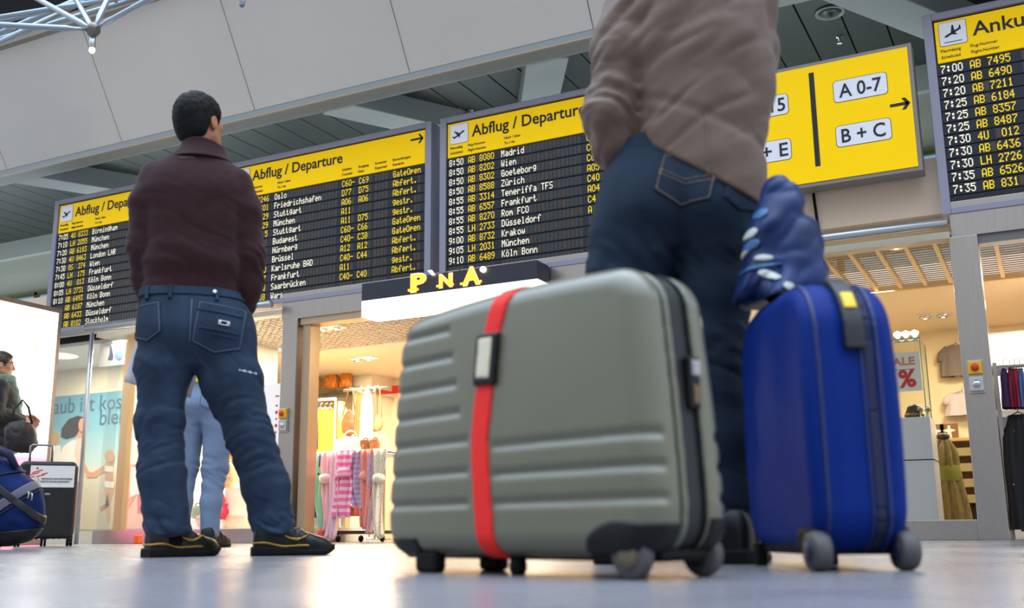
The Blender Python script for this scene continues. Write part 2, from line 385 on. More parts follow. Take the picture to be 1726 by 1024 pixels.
# ------------------------------------------------------------------ shop front
FZ = 2.25
def px_x(px, py): return float(onY(px, py, WY)[0])
hd = MB()
segs = [(-6.12, -4.25), (-4.24, -2.12), (-0.43, 1.6)]
for x0, x1 in segs: hd.box((x0, WY-0.02, 1.985), (x1, WY+0.25, 2.232))
struct(hd.build('lintel', steel, bevel=0.003))
struct(MB().box((-22, WY+0.25, 2.16), (2.2, 7.6, 2.2)).build('soffit', mat('soffit_white', (205, 196, 182), rough=0.7)))
pl = MB()
pl.box((-6.10, WY-0.03, 0), (-5.93, WY+0.2, 1.985)); struct(pl.build('pillar_1', steel, bevel=0.004))
struct(MB().box((-5.90, WY+0.02, 0), (-5.815, WY+0.16, 1.93)).box((-5.92, WY, 1.925), (-2.2, WY+0.14, 1.985)).build('door_frame_1', mat('warm_steel_jamb', (196, 170, 140), rough=0.35, metal=0.7)))
struct(MB().box((-0.448, WY-0.03, 0), (-0.272, WY+0.2, 1.985)).build('pillar_2', steel, bevel=0.004))
struct(MB().box((-0.27, WY, 1.925), (1.6, WY+0.12, 1.985)).build('door_frame_2', mat('grey_door_head', (120, 118, 118), rough=0.4, metal=0.6)))
struct(MB().box((-2.25, WY-0.03, 0), (-2.05, WY+0.2, 1.985)).build('pillar_3', steel, bevel=0.004))
# kick plates
struct(MB().box((-8.36, WY-0.01, 0), (-6.10, WY+0.12, 0.128)).build('baseboard_left', steel, bevel=0.004))
struct(MB().box((-2.05, WY-0.01, 0), (-0.448, WY+0.12, 0.128)).build('baseboard_right', steel, bevel=0.004))
struct(MB().box((-14, WY+0.35, 0), (-8.36, WY+0.45, 0.12)).build('baseboard_side', cream))
# glass and rails
for i, (x0, x1) in enumerate([(-8.35, -7.55), (-7.54, -6.85), (-6.84, -6.11)]):
    struct(MB().box((x0, WY+0.02, 0.128), (x1, WY+0.03, 2.06)).build('window_%d' % (i+2), gls))
struct(MB().box((-2.05, WY+0.02, 0.128), (-0.45, WY+0.03, 2.06)).build('window_5', gls))
struct(MB().box((-13, WY+0.40, 0.12), (-8.6, WY+0.41, 2.1)).build('window_6', gls))
struct(MB().tube([(-8.5, 7.25, 2.115), (-6.14, 7.25, 2.115)], 0.035, 14).build('rail_1', alu, smooth=True))
struct(MB().tube([(-2.1, 7.25, 2.06), (-0.44, 7.25, 2.06)], 0.03, 14).build('rail_2', alu, smooth=True))
struct(MB().box((-8.5, WY-0.02, 2.045), (-6.12, WY+0.1, 2.09)).box((-2.1, WY-0.02, 1.985), (-0.44, WY+0.1, 2.03)).build('trim_6', mat('rail_housing', (200, 190, 170), rough=0.4)))
struct(MB().tube([(-8.515, WY-0.06, 0), (-8.515, WY-0.06, 2.09)], 0.022, 12).build('post_1', alu, smooth=True))
struct(MB().box((-8.165, WY+0.06, 0.128), (-8.06, WY+0.14, 2.045)).build('post_2', mat('blond_post', (232, 190, 140), rough=0.5)))
# floors, partitions and backs of the shops
struct(MB().box((-13, 9.0, 0), (-7.62, 9.08, 2.35)).build('wall_travel', cream))
struct(MB().box((-7.62, WY+0.14, 0), (-7.56, 9.08, 2.35)).build('wall_partition', mat('white_partition', (236, 228, 214), rough=0.6)))
struct(MB().box((-2.16, WY+0.2, 0), (-2.06, 12.2, 2.35)).build('wall_between', cream))
struct(MB().box((-11.5, 11.7, 0), (3.0, 11.8, 2.35)).build('wall_shop', mat('warm_shop_wall', (236, 216, 176), rough=0.7)))
struct(MB().box((3.0, WY, 0), (3.1, 11.8, 2.35)).build('wall_right', cream))
struct(MB().box((-11.6, 9.08, 0), (-11.5, 11.8, 2.35)).build('wall_far', cream))
struct(MB().box((-11.5, 9.42, 2.1), (3.0, 11.75, 2.14)).build('ceiling_shop', mat('plaster_ceiling', (238, 220, 190), rough=0.8)))
struct(MB().box((-14, WY+0.3, 2.42), (3.0, 9.5, 2.45)).build('ceiling_plenum', mat('plenum_grey', (150, 150, 155), rough=0.8)))
eg = MB()
for x in np.arange(-7.5, -2.2, 0.085): eg.box((x, WY+0.26, 2.1), (x+0.014, 9.42, 2.13))
for y in np.arange(WY+0.27, 9.42, 0.085): eg.box((-7.5, y, 2.1), (-2.2, y+0.014, 2.13))
struct(eg.build('ceiling_louvre', mat('louvre_cream', (222, 205, 182), rough=0.5)))
eg = MB()
for x in np.arange(-2.0, 3.0, 0.2): eg.box((x, WY+0.26, 2.1), (x+0.03, 9.42, 2.15))
for y in np.arange(WY+0.27, 9.42, 0.075): eg.box((-2.0, y, 2.12), (3, y+0.012, 2.13))
eg.box((-2.0, 9.36, 2.085), (3, 9.42, 2.14)); eg.box((-2.0, WY+0.25, 2.09), (3, WY+0.3, 2.14))
struct(eg.build('ceiling_grille', mat('grille_warm', (232, 200, 150), rough=0.5)))
tl = MB().box((-13, WY+0.45, 2.1), (-7.62, 9.0, 2.14)); struct(tl.build('ceiling_travel', white))
for i, (x, y, w, s, p, c) in enumerate([(-4.2, 8.4, 1, .5, 'pna', WARM), (-6.0, 8.7, 1, .5, 'pna', WARM), (-6.9, 9.9, 1, .5, 'pna', WARM), (-7.5, 9.9, 1, .5, 'pna', WARM),
        (-7.05, 7.85, 1, .35, 'window', WARM2), (-6.5, 8.0, 1, .35, 'window', WARM2), (-8.6, 8.0, 1, .5, 'travel', WARM2), (-10.0, 8.1, 1, .5, 'travel', WARM2),
        (-1.3, 9.4, 1, .5, 'right', WARM), (-0.4, 10.4, 1, .5, 'right', WARM), (0.6, 9.0, 1, .4, 'right', WARM)]):
    area('shop_light', (x, y, 2.09), s, LIGHTS[p], c)
# ------------------------------------------------------------------ split-flap boards
F57 = dict(zip('0123456789', ['3E4141413E', '00427F4000', '4261514946', '2141454B31', '1814127F10', '2745454539', '3C4A494930', '0171090503', '3649494936', '064949291E']))
F57.update({'A': '7E1111117E', 'B': '7F49494936', 'C': '3E41414122', 'D': '7F4141413E', 'E': '7F49494941', 'F': '7F09090901', 'G': '3E4149497A', 'H': '7F0808087F', 'K': '7F08142241', 'L': '7F40404040', 'M': '7F020C027F',
 'N': '7F0408107F', 'O': '3E4141413E', 'R': '7F09192946', 'S': '4649494931', 'T': '01017F0101', 'U': '3F4040403F', 'W': '3F4038403F', 'Z': '6151494543', 'a': '2054545478', 'b': '7F48444438', 'c': '3844444420', 'd': '384444487F', 'e': '3854545418',
 'f': '087E090102', 'g': '0C5252523E', 'h': '7F08040478', 'i': '00447D4000', 'k': '7F10284400', 'l': '00417F4000', 'm': '7C04180478', 'n': '7C08040478', 'o': '3844444438', 'p': '7C14141408', 'r': '7C08040408', 's': '4854545420', 't': '043F444020',
 'u': '3C4040207C', 'w': '3C4030403C', 'ö': '3845444538', 'ü': '3C4140217C', '-': '0808080808', '.': '0060600000', ':': '0036360000'})
yel = mat('sign_yellow', (252, 206, 0), rough=0.4, spec=0.15, emit=0.18)
ink = mat('sign_ink', (22, 26, 34), rough=0.5)
plate = mat('plate_white', (226, 228, 236), rough=0.4, emit=0.1)
frm = mat('board_frame_lavender', (150, 150, 166), rough=0.4, metal=0.3)
rowm = mat('flap_row_dark', (18, 28, 42), rough=0.5)
flapg = mat('flap_blank_grey', (58, 58, 56), rough=0.45); flapb = mat('flap_blank_brown', (72, 60, 48), rough=0.45); flapk = mat('flap_black', (12, 12, 14), rough=0.5)
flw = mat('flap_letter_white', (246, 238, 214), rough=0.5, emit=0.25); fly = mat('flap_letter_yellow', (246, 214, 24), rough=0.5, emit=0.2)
BW, BH, RP, CP = 2.33, 1.467, 0.0872, 0.0368
def plane_icon(mb, cx, cz, s, land=False):
    """aircraft seen from the side, climbing or landing"""
    a = R(28 if not land else -28)
    def pt(x, z, a=a): return (cx+s*(x*math.cos(a)-z*math.sin(a)), cz+s*(x*math.sin(a)+z*math.cos(a)))
    if land:
        fl = lambda L: [(-x, z) for x, z in L][::-1]
        a2 = R(26); pt = lambda x_, z: (lambda x: (cx+s*(x*math.cos(a2)-z*math.sin(a2)), cz+0.06*s+s*(x*math.sin(a2)+z*math.cos(a2))))(-x_)
    for poly in ([(-0.36, -0.05), (0.30, -0.05), (0.38, 0.0), (0.30, 0.045), (-0.36, 0.035)], [(-0.10, 0.02), (0.07, 0.02), (-0.12, 0.30), (-0.19, 0.30)], [(-0.36, 0.0), (-0.27, 0.0), (-0.36, 0.13), (-0.41, 0.13)], [(-0.06, -0.03), (0.10, -0.03), (-0.06, -0.16), (-0.12, -0.16)]):
        mb.prism([pt(x, z) for x, z in poly], -0.002)
    if land: mb.prism([(cx-0.36*s, cz-0.36*s), (cx+0.34*s, cz-0.36*s), (cx+0.34*s, cz-0.33*s), (cx-0.36*s, cz-0.33*s)], -0.002)
def arrow(mb, x, z, L, t):
    mb.box((x, -0.002, z-t/2), (x+L-t*0.6, 0, z+t/2))
    for s in (1, -1): mb.prism([(x+L*0.58, z+s*L*0.32), (x+L*0.58+t*1.1, z+s*L*0.32), (x+L, z), (x+L-t*1.3, z)], -0.002)
def U(u): return u*BW
def board(x0, ztop, head, rows, caps, label, name, land=False, arr=False, group=None):
    root = empty(name, (x0, WY-0.03, ztop-BH), label, 'departure board' if not land else 'arrival board')
    f = MB(); w = 0.062
    f.box((0, 0, 0), (w, 0.16, BH)); f.box((BW-w, 0, 0), (BW, 0.16, BH)); f.box((w, 0, BH-0.05), (BW-w, 0.16, BH)); f.box((w, 0, 0), (BW-w, 0.16, 0.045))
    f.build('frame', frm, root, bevel=0.004)
    MB().box((w, 0.03, 0.045), (BW-w, 0.10, BH-0.05)).build('backing', ink, root)
    zt = BH-0.066; zb = BH-0.372
    MB().box((w+0.012, 0.015, zb), (BW-w-0.012, 0.03, zt)).build('header_panel', yel, root)
    m = MB(); put_text(m, head[0], U(0.134), zb+0.155, 0.014, width=head[1], height=0.098, bold=0.012)
    m.build('header_lettering', ink, root)
    ic = MB().prism(rrect(U(0.043), zb+0.118, U(0.118), zb+0.290, 0.016), -0.004, Matrix.Translation((0, 0.015, 0))).build('pictogram', [plate], root)
    m = MB(); m.prism(rrect(U(0.043)-0.003, zb+0.115, U(0.118)+0.003, zb+0.293, 0.018), -0.002, Matrix.Translation((0, 0.015, 0))); m.build('pictogram_border', ink, ic)
    m = MB(); plane_icon(m, U(0.0805), zb+0.197, 0.165, land); a = m.build('aircraft', ink, ic); a.location.y = 0.0115
    m = MB()
    for u, l1, l2, sc in caps:
        put_text(m, l1, U(u), zb+0.072, 0.014, height=0.026*sc); put_text(m, l2, U(u), zb+0.026, 0.014, height=0.026*sc)
    m.build('caption_lettering', ink, root)
    if arr: m = MB(); arrow(m, U(0.905), zb+0.235, 0.135, 0.018); m.build('arrow', ink, root).location.y = 0.0145
    for i in range(12):
        z1 = zb-0.008-i*RP; cm = MB(); cm.m = 3; cm.box((w, 0.018, z1-RP+0.004), (BW-w, 0.034, z1-0.004))
        z0 = z1-RP*0.87; h = RP*0.74
        cells = [(0.036, 4, ''), (0.1165, 7, ''), (0.2535, 20, ''), (0.588, 4, ''), (0.668, 4, ''), (0.742, 4, ''), (0.826, 8, '')]
        txt = rows[i] if i < len(rows) else ['']*7
        txt = list(txt)+['']*(7-len(txt))
        lw = MB()
        for (u, nc, _), s in zip(cells, txt):
            for k in range(nc):
                ch = s[k] if k < len(s) else ' '
                xx = U(u)+k*CP
                blank = ch == ' '
                cm.m = (random.choice((0, 0, 0, 1)) if not land else 2 if u < .1 else random.choice((2, 2, 1))) if blank else 2
                if blank and u > .7: cm.m = random.choice((0, 1, 1))
                cm.box((xx+0.003, 0.0165, z0), (xx+CP-0.004, 0.02, z0+h))
                if not blank:
                    lw.m = 0 if u < 0.1 or 0.2 < u < 0.5 else 1
                    bits = F57[ch]; pw, ph = CP*0.158, h*0.92/7
                    for c in range(5):
                        col = int(bits[2*c:2*c+2], 16); r = 0
                        while r < 7:
                            if col >> r & 1:
                                e = r
                                while e < 6 and col >> (e+1) & 1: e += 1
                                za = z0+h*0.96-(e+1)*ph; zz = z0+h*0.96-r*ph
                                lw.add([(xx+CP*0.08+c*pw, 0.0158, za), (xx+CP*0.08+(c+1)*pw*1.0+pw*0.3, 0.0158, za), (xx+CP*0.08+(c+1)*pw+pw*0.3, 0.0158, zz), (xx+CP*0.08+c*pw, 0.0158, zz)], [(0, 1, 2, 3)])
                                r = e+1
                            else: r += 1
        rw = cm.build('flap_row', [flapg, flapb, flapk, rowm], root)
        if lw.v: lw.build('lettering', [flw, fly], rw)
    return root
capL = [(0.043, 'Planmäßig', 'Scheduled', .8), (0.118, 'Flug-Nummer', 'Flight-Number', .8), (0.268, 'Nach / über', 'To / via', .85)]
capR = [(0.588, 'Schalter', 'Counter', .9), (0.665, 'Ausgang', 'Gate', .9), (0.745, 'Erwartet', 'Expected', .9), (0.826, 'Bemerkungen', 'Remarks', .9)]
rows1 = [('7:05', '4U 8333', 'Birmingham'), ('7:10', 'LH 2055', 'München'), ('7:20', 'AB 6183', 'München'), ('7:30', '4U 8463', 'London LHR'), ('7:30', 'OS  274', 'Wien'), ('7:45', 'LH  175', 'Frankfurt'),
 ('8:00', '4U  013', 'Köln Bonn'), ('8:05', 'LH 2731', 'Düsseldorf'), ('8:10', 'AB 6493', 'Köln Bonn'), ('', 'AB 6187', 'München'), ('', 'AB 6433', 'Düsseldorf'), ('', 'AB 8102', 'Stockholm')]
rows2 = [('', '   8246', 'Oslo', 'C60-', 'C69', '', 'GateOpen'), ('', '    301', 'Friedrichshafen', 'D77', 'D75', '', 'Abfert.'), ('', '     29', 'Stuttgart', 'A06', 'A06', '', 'Abfert.'), ('', '     29', 'München', 'A11', '', '', 'gestr.'),
 ('', '      5', 'Stuttgart', 'A11', 'D75', '', 'gestr.'), ('', '', 'Budapest', 'C60-', 'C66', '', 'GateOpen'), ('', '', 'Nürnberg', 'C40-', 'C38', '', 'GateOpen'), ('', '', 'Brüssel', 'A12', 'A12', '', 'Abfert.'), ('', '      0', 'Karlsruhe BAD', 'C40-', 'C44', '', 'Abfert.'),
 ('', '      7', 'Frankfurt', 'A11', '', '', 'gestr.'), ('', '     08', 'Saarbrücken', 'C40-', 'C40', '', 'Abfert.'), ('', '     38', 'Wars')]
rows3 = [('8:50', 'AB 8080', 'Madrid', 'C6'), ('8:50', 'AB 8202', 'Wien', 'C60'), ('8:50', 'AB 8302', 'Goeteborg', 'C60'), ('8:50', 'AB 8588', 'Zürich', 'A05'), ('8:55', 'AB 3314', 'Teneriffa TFS', 'C40'), ('8:55', 'AB 6557', 'Frankfurt', 'A04'),
 ('8:55', 'AB 8270', 'Rom FCO', 'C4'), ('8:55', 'LH 2733', 'Düsseldorf', 'A'), ('9:00', 'AB 8732', 'Krakow'), ('9:05', 'LH 2031', 'München'), ('9:10', 'AB 6489', 'Köln Bonn')]
rows4 = [('7:00', 'AB 7495'), ('7:20', 'AB 6490'), ('7:20', 'AB 7211'), ('7:25', 'AB 6184'), ('7:25', 'AB 8357'), ('7:25', 'AB 8487'), ('7:30', '4U  012'), ('7:30', 'AB 6436'), ('7:30', 'LH 2726'), ('7:35', 'AB 6526'), ('7:35', 'AB 831')]
DEP = ('Abflug / Departure', 1.06)
board(-9.277, 3.613, DEP, rows1, capL, 'yellow-headed departure board of early flights, Birmingham in its top row', 'departure_board')
board(-6.858, 3.613, DEP, rows2, capL[1:]+capR, 'departure board with right-pointing arrow in its header, beside sweater man', 'departure_board', arr=True)
board(-4.440, 3.613, DEP, rows3, capL, 'departure board listing Madrid first, above the dark lit shop sign', 'departure_board')
board(-0.477, 3.613, ('Ankunft', 0.50), rows4, [(0.043, 'Planmässig', 'Scheduled', .8), (0.125, 'Flug-Nummer', 'Flight-Number', .8)], 'arrival board headed Ankunft above the steel pillar at picture edge', 'arrival_board', land=True)

# ------------------------------------------------------------------ hanging yellow direction sign
SY = 7.28
def S(px, py): p = onY(px, py, SY); return float(p[0]), float(p[2])
x1, zT = S(1535, 71); _, zB = S(1554, 286); x0 = -2.08
root = empty('direction_sign', ((x0+x1)/2, SY, zB), 'hanging yellow gate direction sign with white plates and black divider', 'direction sign')
M0 = Matrix.Translation((-(x0+x1)/2, -SY, -zB)); 
MB().box((x0, SY+0.004, zB), (x1, SY+0.16, zT), M0).build('casing', mat('sign_casing', (140, 134, 130), rough=0.45, metal=0.4), root, bevel=0.004)
MB().box((x0+0.028, SY-0.004, zB+0.03), (x1-0.028, SY+0.01, zT-0.03), M0).build('yellow_panel', yel, root)
def spx(a, b, c, d):
    xs, zs = zip(*(S(*q) for q in (a, b, c, d))); return (xs[0]+xs[3])/2, (zs[2]+zs[3])/2, (xs[1]+xs[2])/2, (zs[0]+zs[1])/2
for nm, q, body, h, rightal in (('plate', ((1404, 138), (1493, 122), (1497, 157), (1407, 174)), 'A 0-7', 0.098, 0), ('plate', ((1408, 214), (1500, 199), (1504, 232), (1412, 250)), 'B + C', 0.098, 0),
        ('plate', ((1240, 178), (1327, 154), (1329, 187), (1242, 211)), '-15', 0.098, 1), ('plate', ((1240, 254), (1332, 228), (1334, 262), (1242, 288)), '+ E', 0.098, 1)):
    a, bz, c, d = spx(*q); z0, z1 = bz, d; 
    p = MB().prism(rrect(a, z0, c, z1, 0.025), -0.003, M0 @ Matrix.Translation((0, SY-0.0045, 0))).build('plate', plate, root)
    MB().prism(rrect(a-.004, z0-.004, c+.004, z1+.004, 0.028), -0.0015, M0 @ Matrix.Translation((0, SY-0.0043, 0))).build('plate_border', ink, p)
    m = MB(); v, f = text_mesh(body, 0.01); wv = max(t[0] for t in v)-min(t[0] for t in v)
    w = {'A 0-7': 0.29, 'B + C': 0.295, '-15': 0.17, '+ E': 0.19}[body]
    xx = (a+c)/2-w/2 if not rightal else c-w-0.02
    put_text(m, body, xx, (z0+z1)/2-h/2, SY-0.0078, width=w, height=h, bold=0.01, M=M0); m.build('lettering', ink, p)
a = S(1363, 124); b_ = S(1374, 281); MB().box((a[0], SY-0.007, b_[1]), (a[0]+0.036, SY-0.004, a[1]), M0).build('divider', ink, root)
m = MB(); q = S(1500, 178); arrow(m, 0, 0, 0.135, 0.022); o = m.build('arrow', ink, root); o.location = (q[0]-(x0+x1)/2, -0.0045, q[1]-zB-0.005)
m = MB()
for xx in (x0+0.3, x1-0.3): m.box((xx-0.03, SY+0.16, zB+0.03), (xx+0.03, 7.519, zB+0.09), M0)
m.build('bracket', steel, root)
cb = MB().tube([(-1.335, 7.50, 2.50), (-1.33, 7.50, 2.4), (-1.32, 7.50, 2.24), (-1.31, 7.50, 2.09)], 0.01, 8).tube([(-1.335, 7.5, 2.49), (-1.335, 7.5, 2.515)], 0.018, 8)
tag(cb.build('cable', darkm, smooth=True), 'black cable hanging down the beige panel below the yellow sign', 'cable')

# ------------------------------------------------------------------ lit shop sign
PY = 7.14
def S2(px, py): p = onY(px, py, PY); return float(p[0]), float(p[2])
xL, zt_ = S2(610, 478); _, zm = S2(610, 507); _, zl = S2(610, 534); xR, _ = S2(905, 434)
root = empty('shop_sign', ((xL+xR)/2, PY, zl), 'black shop sign with orange lit letters over a white light band', 'shop sign')
M1 = Matrix.Translation((-(xL+xR)/2, -PY, -zl))
MB().box((xL, PY, zm), (xR, WY-0.045, zt_), M1).build('fascia_box', mat('sign_charcoal', (40, 44, 56), rough=0.4), root, bevel=0.003)
MB().box((xL, PY+0.003, zl), (xR, WY-0.022, zm), M1).build('light_band', mat('light_band_white', (255, 250, 238), emit=1.1, ecol=(255, 246, 226)), root)
lo_ = mat('neon_orange', (255, 190, 60), emit=1.0, ecol=(255, 170, 40)); lr_ = mat('neon_rim', (255, 225, 190), emit=1.2, ecol=(255, 150, 110))
def slab(mb, body, x, z, h, w, y):
    put_text(mb, body, x, z, y, width=w, height=h, bold=0.02, th=0.012, M=M1)
for body, pa, pb, pt in (('P', (694, 490), (718, 486), (695, 465)), ('N', (742, 483), (762, 479), (743, 465)), ('A', (782, 479), (809, 474), (800, 452))):
    a = S2(*pa); b_ = S2(*pb); t_ = S2(*pt); h = t_[1]-a[1]; w = b_[0]-a[0]
    m = MB(); slab(m, body, a[0], a[1], h, w, PY-0.012)
    for dx in ((0.0, 1.0) if body != 'P' else (0.0,)): m.box((a[0]+dx*w-0.012-0.012, PY-0.024, a[1]-0.006), (a[0]+dx*w+0.024, PY-0.012, a[1]+0.012), M1)
    if body == 'P': m.box((a[0]-0.018, PY-0.024, a[1]-0.006), (a[0]+w*.55, PY-0.012, a[1]+0.012), M1)
    m.build('letter', lo_, root)
    m2 = MB(); put_text(m2, body, a[0]-0.008, a[1]-0.008, PY-0.002, width=w+0.016, height=h+0.016, bold=0.05, th=0.008, M=M1); m2.build('letter_rim', lr_, root)
a = S2(728, 460); MB().prism([(a[0]-0.03, a[1]+0.02), (a[0]+0.005, a[1]+0.02), (a[0]+0.03, a[1]-0.015), (a[0]+0.012, a[1]-0.022)], -0.015, M1 @ Matrix.Translation((0, PY-0.004, 0))).build('apostrophe', lampw, root)
a = S2(815, 454); MB().lathe((a[0]-(xL+xR)/2, -0.02, a[1]-zl), [(0.022, 0), (0.024, 0.018)], 16, 'y').build('dot', lampw, root)

# ------------------------------------------------------------------ space frame with lamp, ceiling fittings
fr_ = mat('tube_blue_grey', (150, 165, 178), rough=0.3, metal=0.5)
N0 = onD(157, 50, 5.5)
root = empty('space_frame', tuple(N0), 'pale tubular roof space frame meeting at a round node', 'space frame')
def fp(px, py, D): return tuple(onD(px, py, D)-N0)
MB().lathe((0, 0, 0), [(0.004, -0.04), (0.024, -0.033), (0.036, -0.012), (0.038, 0.008), (0.028, 0.03), (0.004, 0.038)], 18).build('node', mat('node_bronze', (120, 112, 104), rough=0.35, metal=0.6), root, smooth=True)
def strut(px, py, D, r=0.0155):
    b = Vector(fp(px, py, D)); m = MB(); m.tube([b.normalized()*0.03, b.normalized()*0.10, b.normalized()*0.13, b.normalized()*2.6], [0.009, 0.011, r, r], 12); m.build('tube', fr_, root, smooth=True)
for q in ((-60, 39, 5.2), (52, -8, 6.0), (112, -30, 6.4), (210, -60, 6.0), (290, -22, 5.1)): strut(*q)
for i, (a, b_) in enumerate((((-40, 36, 7.2), (130, 8, 7.4)), ((-30, 86, 7.0), (108, 18, 7.4)), ((-10, 60, 7.4), (92, 16, 7.6)), ((-40, 78, 7.6), (120, 30, 7.8)), ((120, 8, 7.4), (330, -40, 7.6)))):
    va, vb = Vector(fp(*a)), Vector(fp(*b_)); MB().tube([va+(va-vb)*0.8, vb+(vb-va)*1.2], 0.02, 10).build('rear_tube', fr_, root, smooth=True)
def lamp(px0, py0, px1, py1, D, label, on):
    a = onD(px0, py0, D); r = empty('downlight', tuple(a), label, 'lamp'); h = float(a[2]-onD(px1, py1, D)[2])
    if not on: MB().tube([(0, 0, 0.0), (0, 0, 6.6-float(a[2]))], 0.005, 8).build('rod', alu, r, True)
    MB().lathe((0, 0, 0), [(0.006, 0.03), (0.006, 0), (0.016, -0.004), (0.016, -h*0.72), (0.0145, -h*0.74)], 16).build('lamp_body', alu, r, smooth=True)
    MB().lathe((0, 0, 0), [(0.0145, -h*0.76), (0.0145, -h*0.88), (0.010, -h*0.98), (0.002, -h)], 16).build('bulb', lampw if on else mat('lamp_glass_dull', (120, 130, 140), rough=0.2), r, smooth=True)
lamp(157, 60, 154, 92, 5.5, 'small glowing tube lamp hanging below the space frame node', True)
lamp(409, -14, 410, 15, 5.5, 'unlit tube lamp hanging at the top edge, right of the frame', False)
lamp(196, -12, 200, 6, 6.5, 'unlit tube lamp hanging at the top edge within the frame', False)
p = onZ(1399, 20, ZC); r = empty('ceiling_speaker', tuple(p), 'round flush loudspeaker in the dark slatted ceiling', 'loudspeaker')
MB().lathe((0, 0, 0), [(0.115, 0.0), (0.12, -0.012), (0.095, -0.016), (0.09, -0.004)], 28).build('ring', mat('speaker_ring', (120, 126, 124), rough=0.4), r, smooth=True)
MB().lathe((0, 0, 0), [(0.088, -0.004), (0.05, -0.012), (0.02, -0.035), (0.012, -0.05), (0.002, -0.052)], 28).build('cone', mat('speaker_cone', (70, 78, 76), rough=0.4), r, smooth=True)
for (px, py, lb) in ((1415, 62, 'small sprinkler head on the dark ceiling below the loudspeaker'), (793, 186, 'small sprinkler head peeping above the Madrid departure board')):
    p = onZ(px, py, ZC); r = empty('sprinkler', tuple(p), lb, 'sprinkler')
    MB().lathe((0, 0, 0), [(0.035, 0.0), (0.03, -0.012), (0.012, -0.014), (0.01, -0.05), (0.003, -0.052)], 14).build('body', chrome, r, smooth=True)
    MB().lathe((0, 0, 0), [(0.004, -0.05), (0.028, -0.062), (0.028, -0.066), (0.002, -0.066)], 14).build('deflector', chrome, r, smooth=True)
# ------------------------------------------------------------------ people: one continuous body each, clothing as children
skin = mat('skin', (196, 142, 112), rough=0.5, var=0.06, vscale=30); skin2 = mat('skin_tan', (178, 122, 92), rough=0.5, var=0.06, vscale=30)
hairk = mat('hair_black', (12, 10, 11), rough=0.75, spec=0.25, var=0.4, vscale=60, bump=0.7, bscale=220, stretch=(1, 1, 0.3))
hairb = mat('hair_dark_brown', (52, 38, 30), rough=0.45, var=0.3, vscale=60, bump=0.6, bscale=220, stretch=(1, 1, 0.3))
denim = mat('denim_dark_blue', (42, 55, 73), rough=0.8, spec=0.15, var=0.28, vscale=9, bump=0.35, bscale=900, stretch=(1, 1, 0.5))
denim2 = mat('denim_grey_blue', (29, 42, 56), rough=0.8, spec=0.15, var=0.25, vscale=7, bump=0.35, bscale=900, stretch=(1, 1, 0.5))
denim3 = mat('denim_light', (112, 130, 156), rough=0.8, var=0.14, vscale=8, bump=0.3, bscale=700)
thread = mat('stitch_thread', (92, 76, 62), rough=0.7); thread2 = mat('stitch_grey', (78, 92, 110), rough=0.7)
knit = mat('plum_brown_knit', (52, 31, 33), rough=0.9, spec=0.1, var=0.07, vscale=40, bump=0.5, bscale=420, sheen=0.1)
jackm = mat('taupe_jacket', (98, 78, 66), rough=0.6, spec=0.3, var=0.06, vscale=14, bump=0.2, bscale=500, sheen=0.1)
leather = mat('shoe_black', (12, 13, 16), rough=0.4, spec=0.35, bump=0.15, bscale=300); gold = mat('gold_trim', (160, 122, 44), rough=0.35, metal=0.6)
eyew = mat('eye_white', (225, 222, 215), rough=0.2); metal_s = mat('buckle_metal', (170, 170, 175), rough=0.3, metal=0.8)

def head_q(p, C, yaw, pitch=0.0, s=1.0):
    x, y, z = (p[0]-C[0])/s, (p[1]-C[1])/s, (p[2]-C[2])/s
    c, n_ = math.cos(yaw), math.sin(yaw); x, y = c*x+n_*y, -n_*x+c*y
    c, n_ = math.cos(pitch), math.sin(pitch); y, z = c*y+n_*z, -n_*y+c*z
    return [x, y, z]
def skull(q): return ell(q, (0, -0.012, 0.03), (0.074, 0.096, 0.086))
def head_d(q):
    d = smin(skull(q), ell(q, (0, 0.03, -0.04), (0.058, 0.062, 0.078)), 0.03)
    d = smin(d, ell(q, (0, 0.058, -0.09), (0.03, 0.026, 0.024)), 0.03)
    for s in (1, -1):
        d = smin(d, cap(q, (s*0.052, -0.0, -0.055), (s*0.025, 0.055, -0.092), 0.02, 0.018), 0.02)
        d = smin(d, ell(q, (s*0.04, 0.062, -0.018), (0.02, 0.02, 0.018)), 0.015)
    d = smin(d, cap(q, (-0.028, 0.080, 0.03), (0.028, 0.080, 0.03), 0.009, 0.009), 0.015)
    for s in (1, -1):
        d = smax(d, -ell(q, (s*0.031, 0.104, 0.011), (0.017, 0.02, 0.011)), 0.01)
        d = smin(d, ell(q, (s*0.031, 0.075, 0.011), (0.0125, 0.0125, 0.0125)), 0.003)
        d = smin(d, ell(q, (s*0.078, -0.010, -0.008), (0.009, 0.020, 0.032)), 0.006)
        d = smax(d, -ell(q, (s*0.089, -0.006, -0.004), (0.008, 0.010, 0.017)), 0.004)
        d = smin(d, ell(q, (s*0.012, 0.096, -0.034), (0.008, 0.009, 0.007)), 0.006)
    d = smin(d, cap(q, (0, 0.086, 0.014), (0, 0.108, -0.028), 0.007, 0.0115), 0.012)
    for z, r in ((-0.060, 0.0055), (-0.071, 0.0065)):
        d = smin(d, cap(q, (-0.019, 0.081, z), (0.019, 0.081, z), r, r), 0.006); d = smin(d, cap(q, (-0.006, 0.088, z), (0.006, 0.088, z), r, r), 0.006)
    return smin(d, cap(q, (0, -0.022, -0.05), (0, -0.045, -0.20), 0.054, 0.062), 0.025)
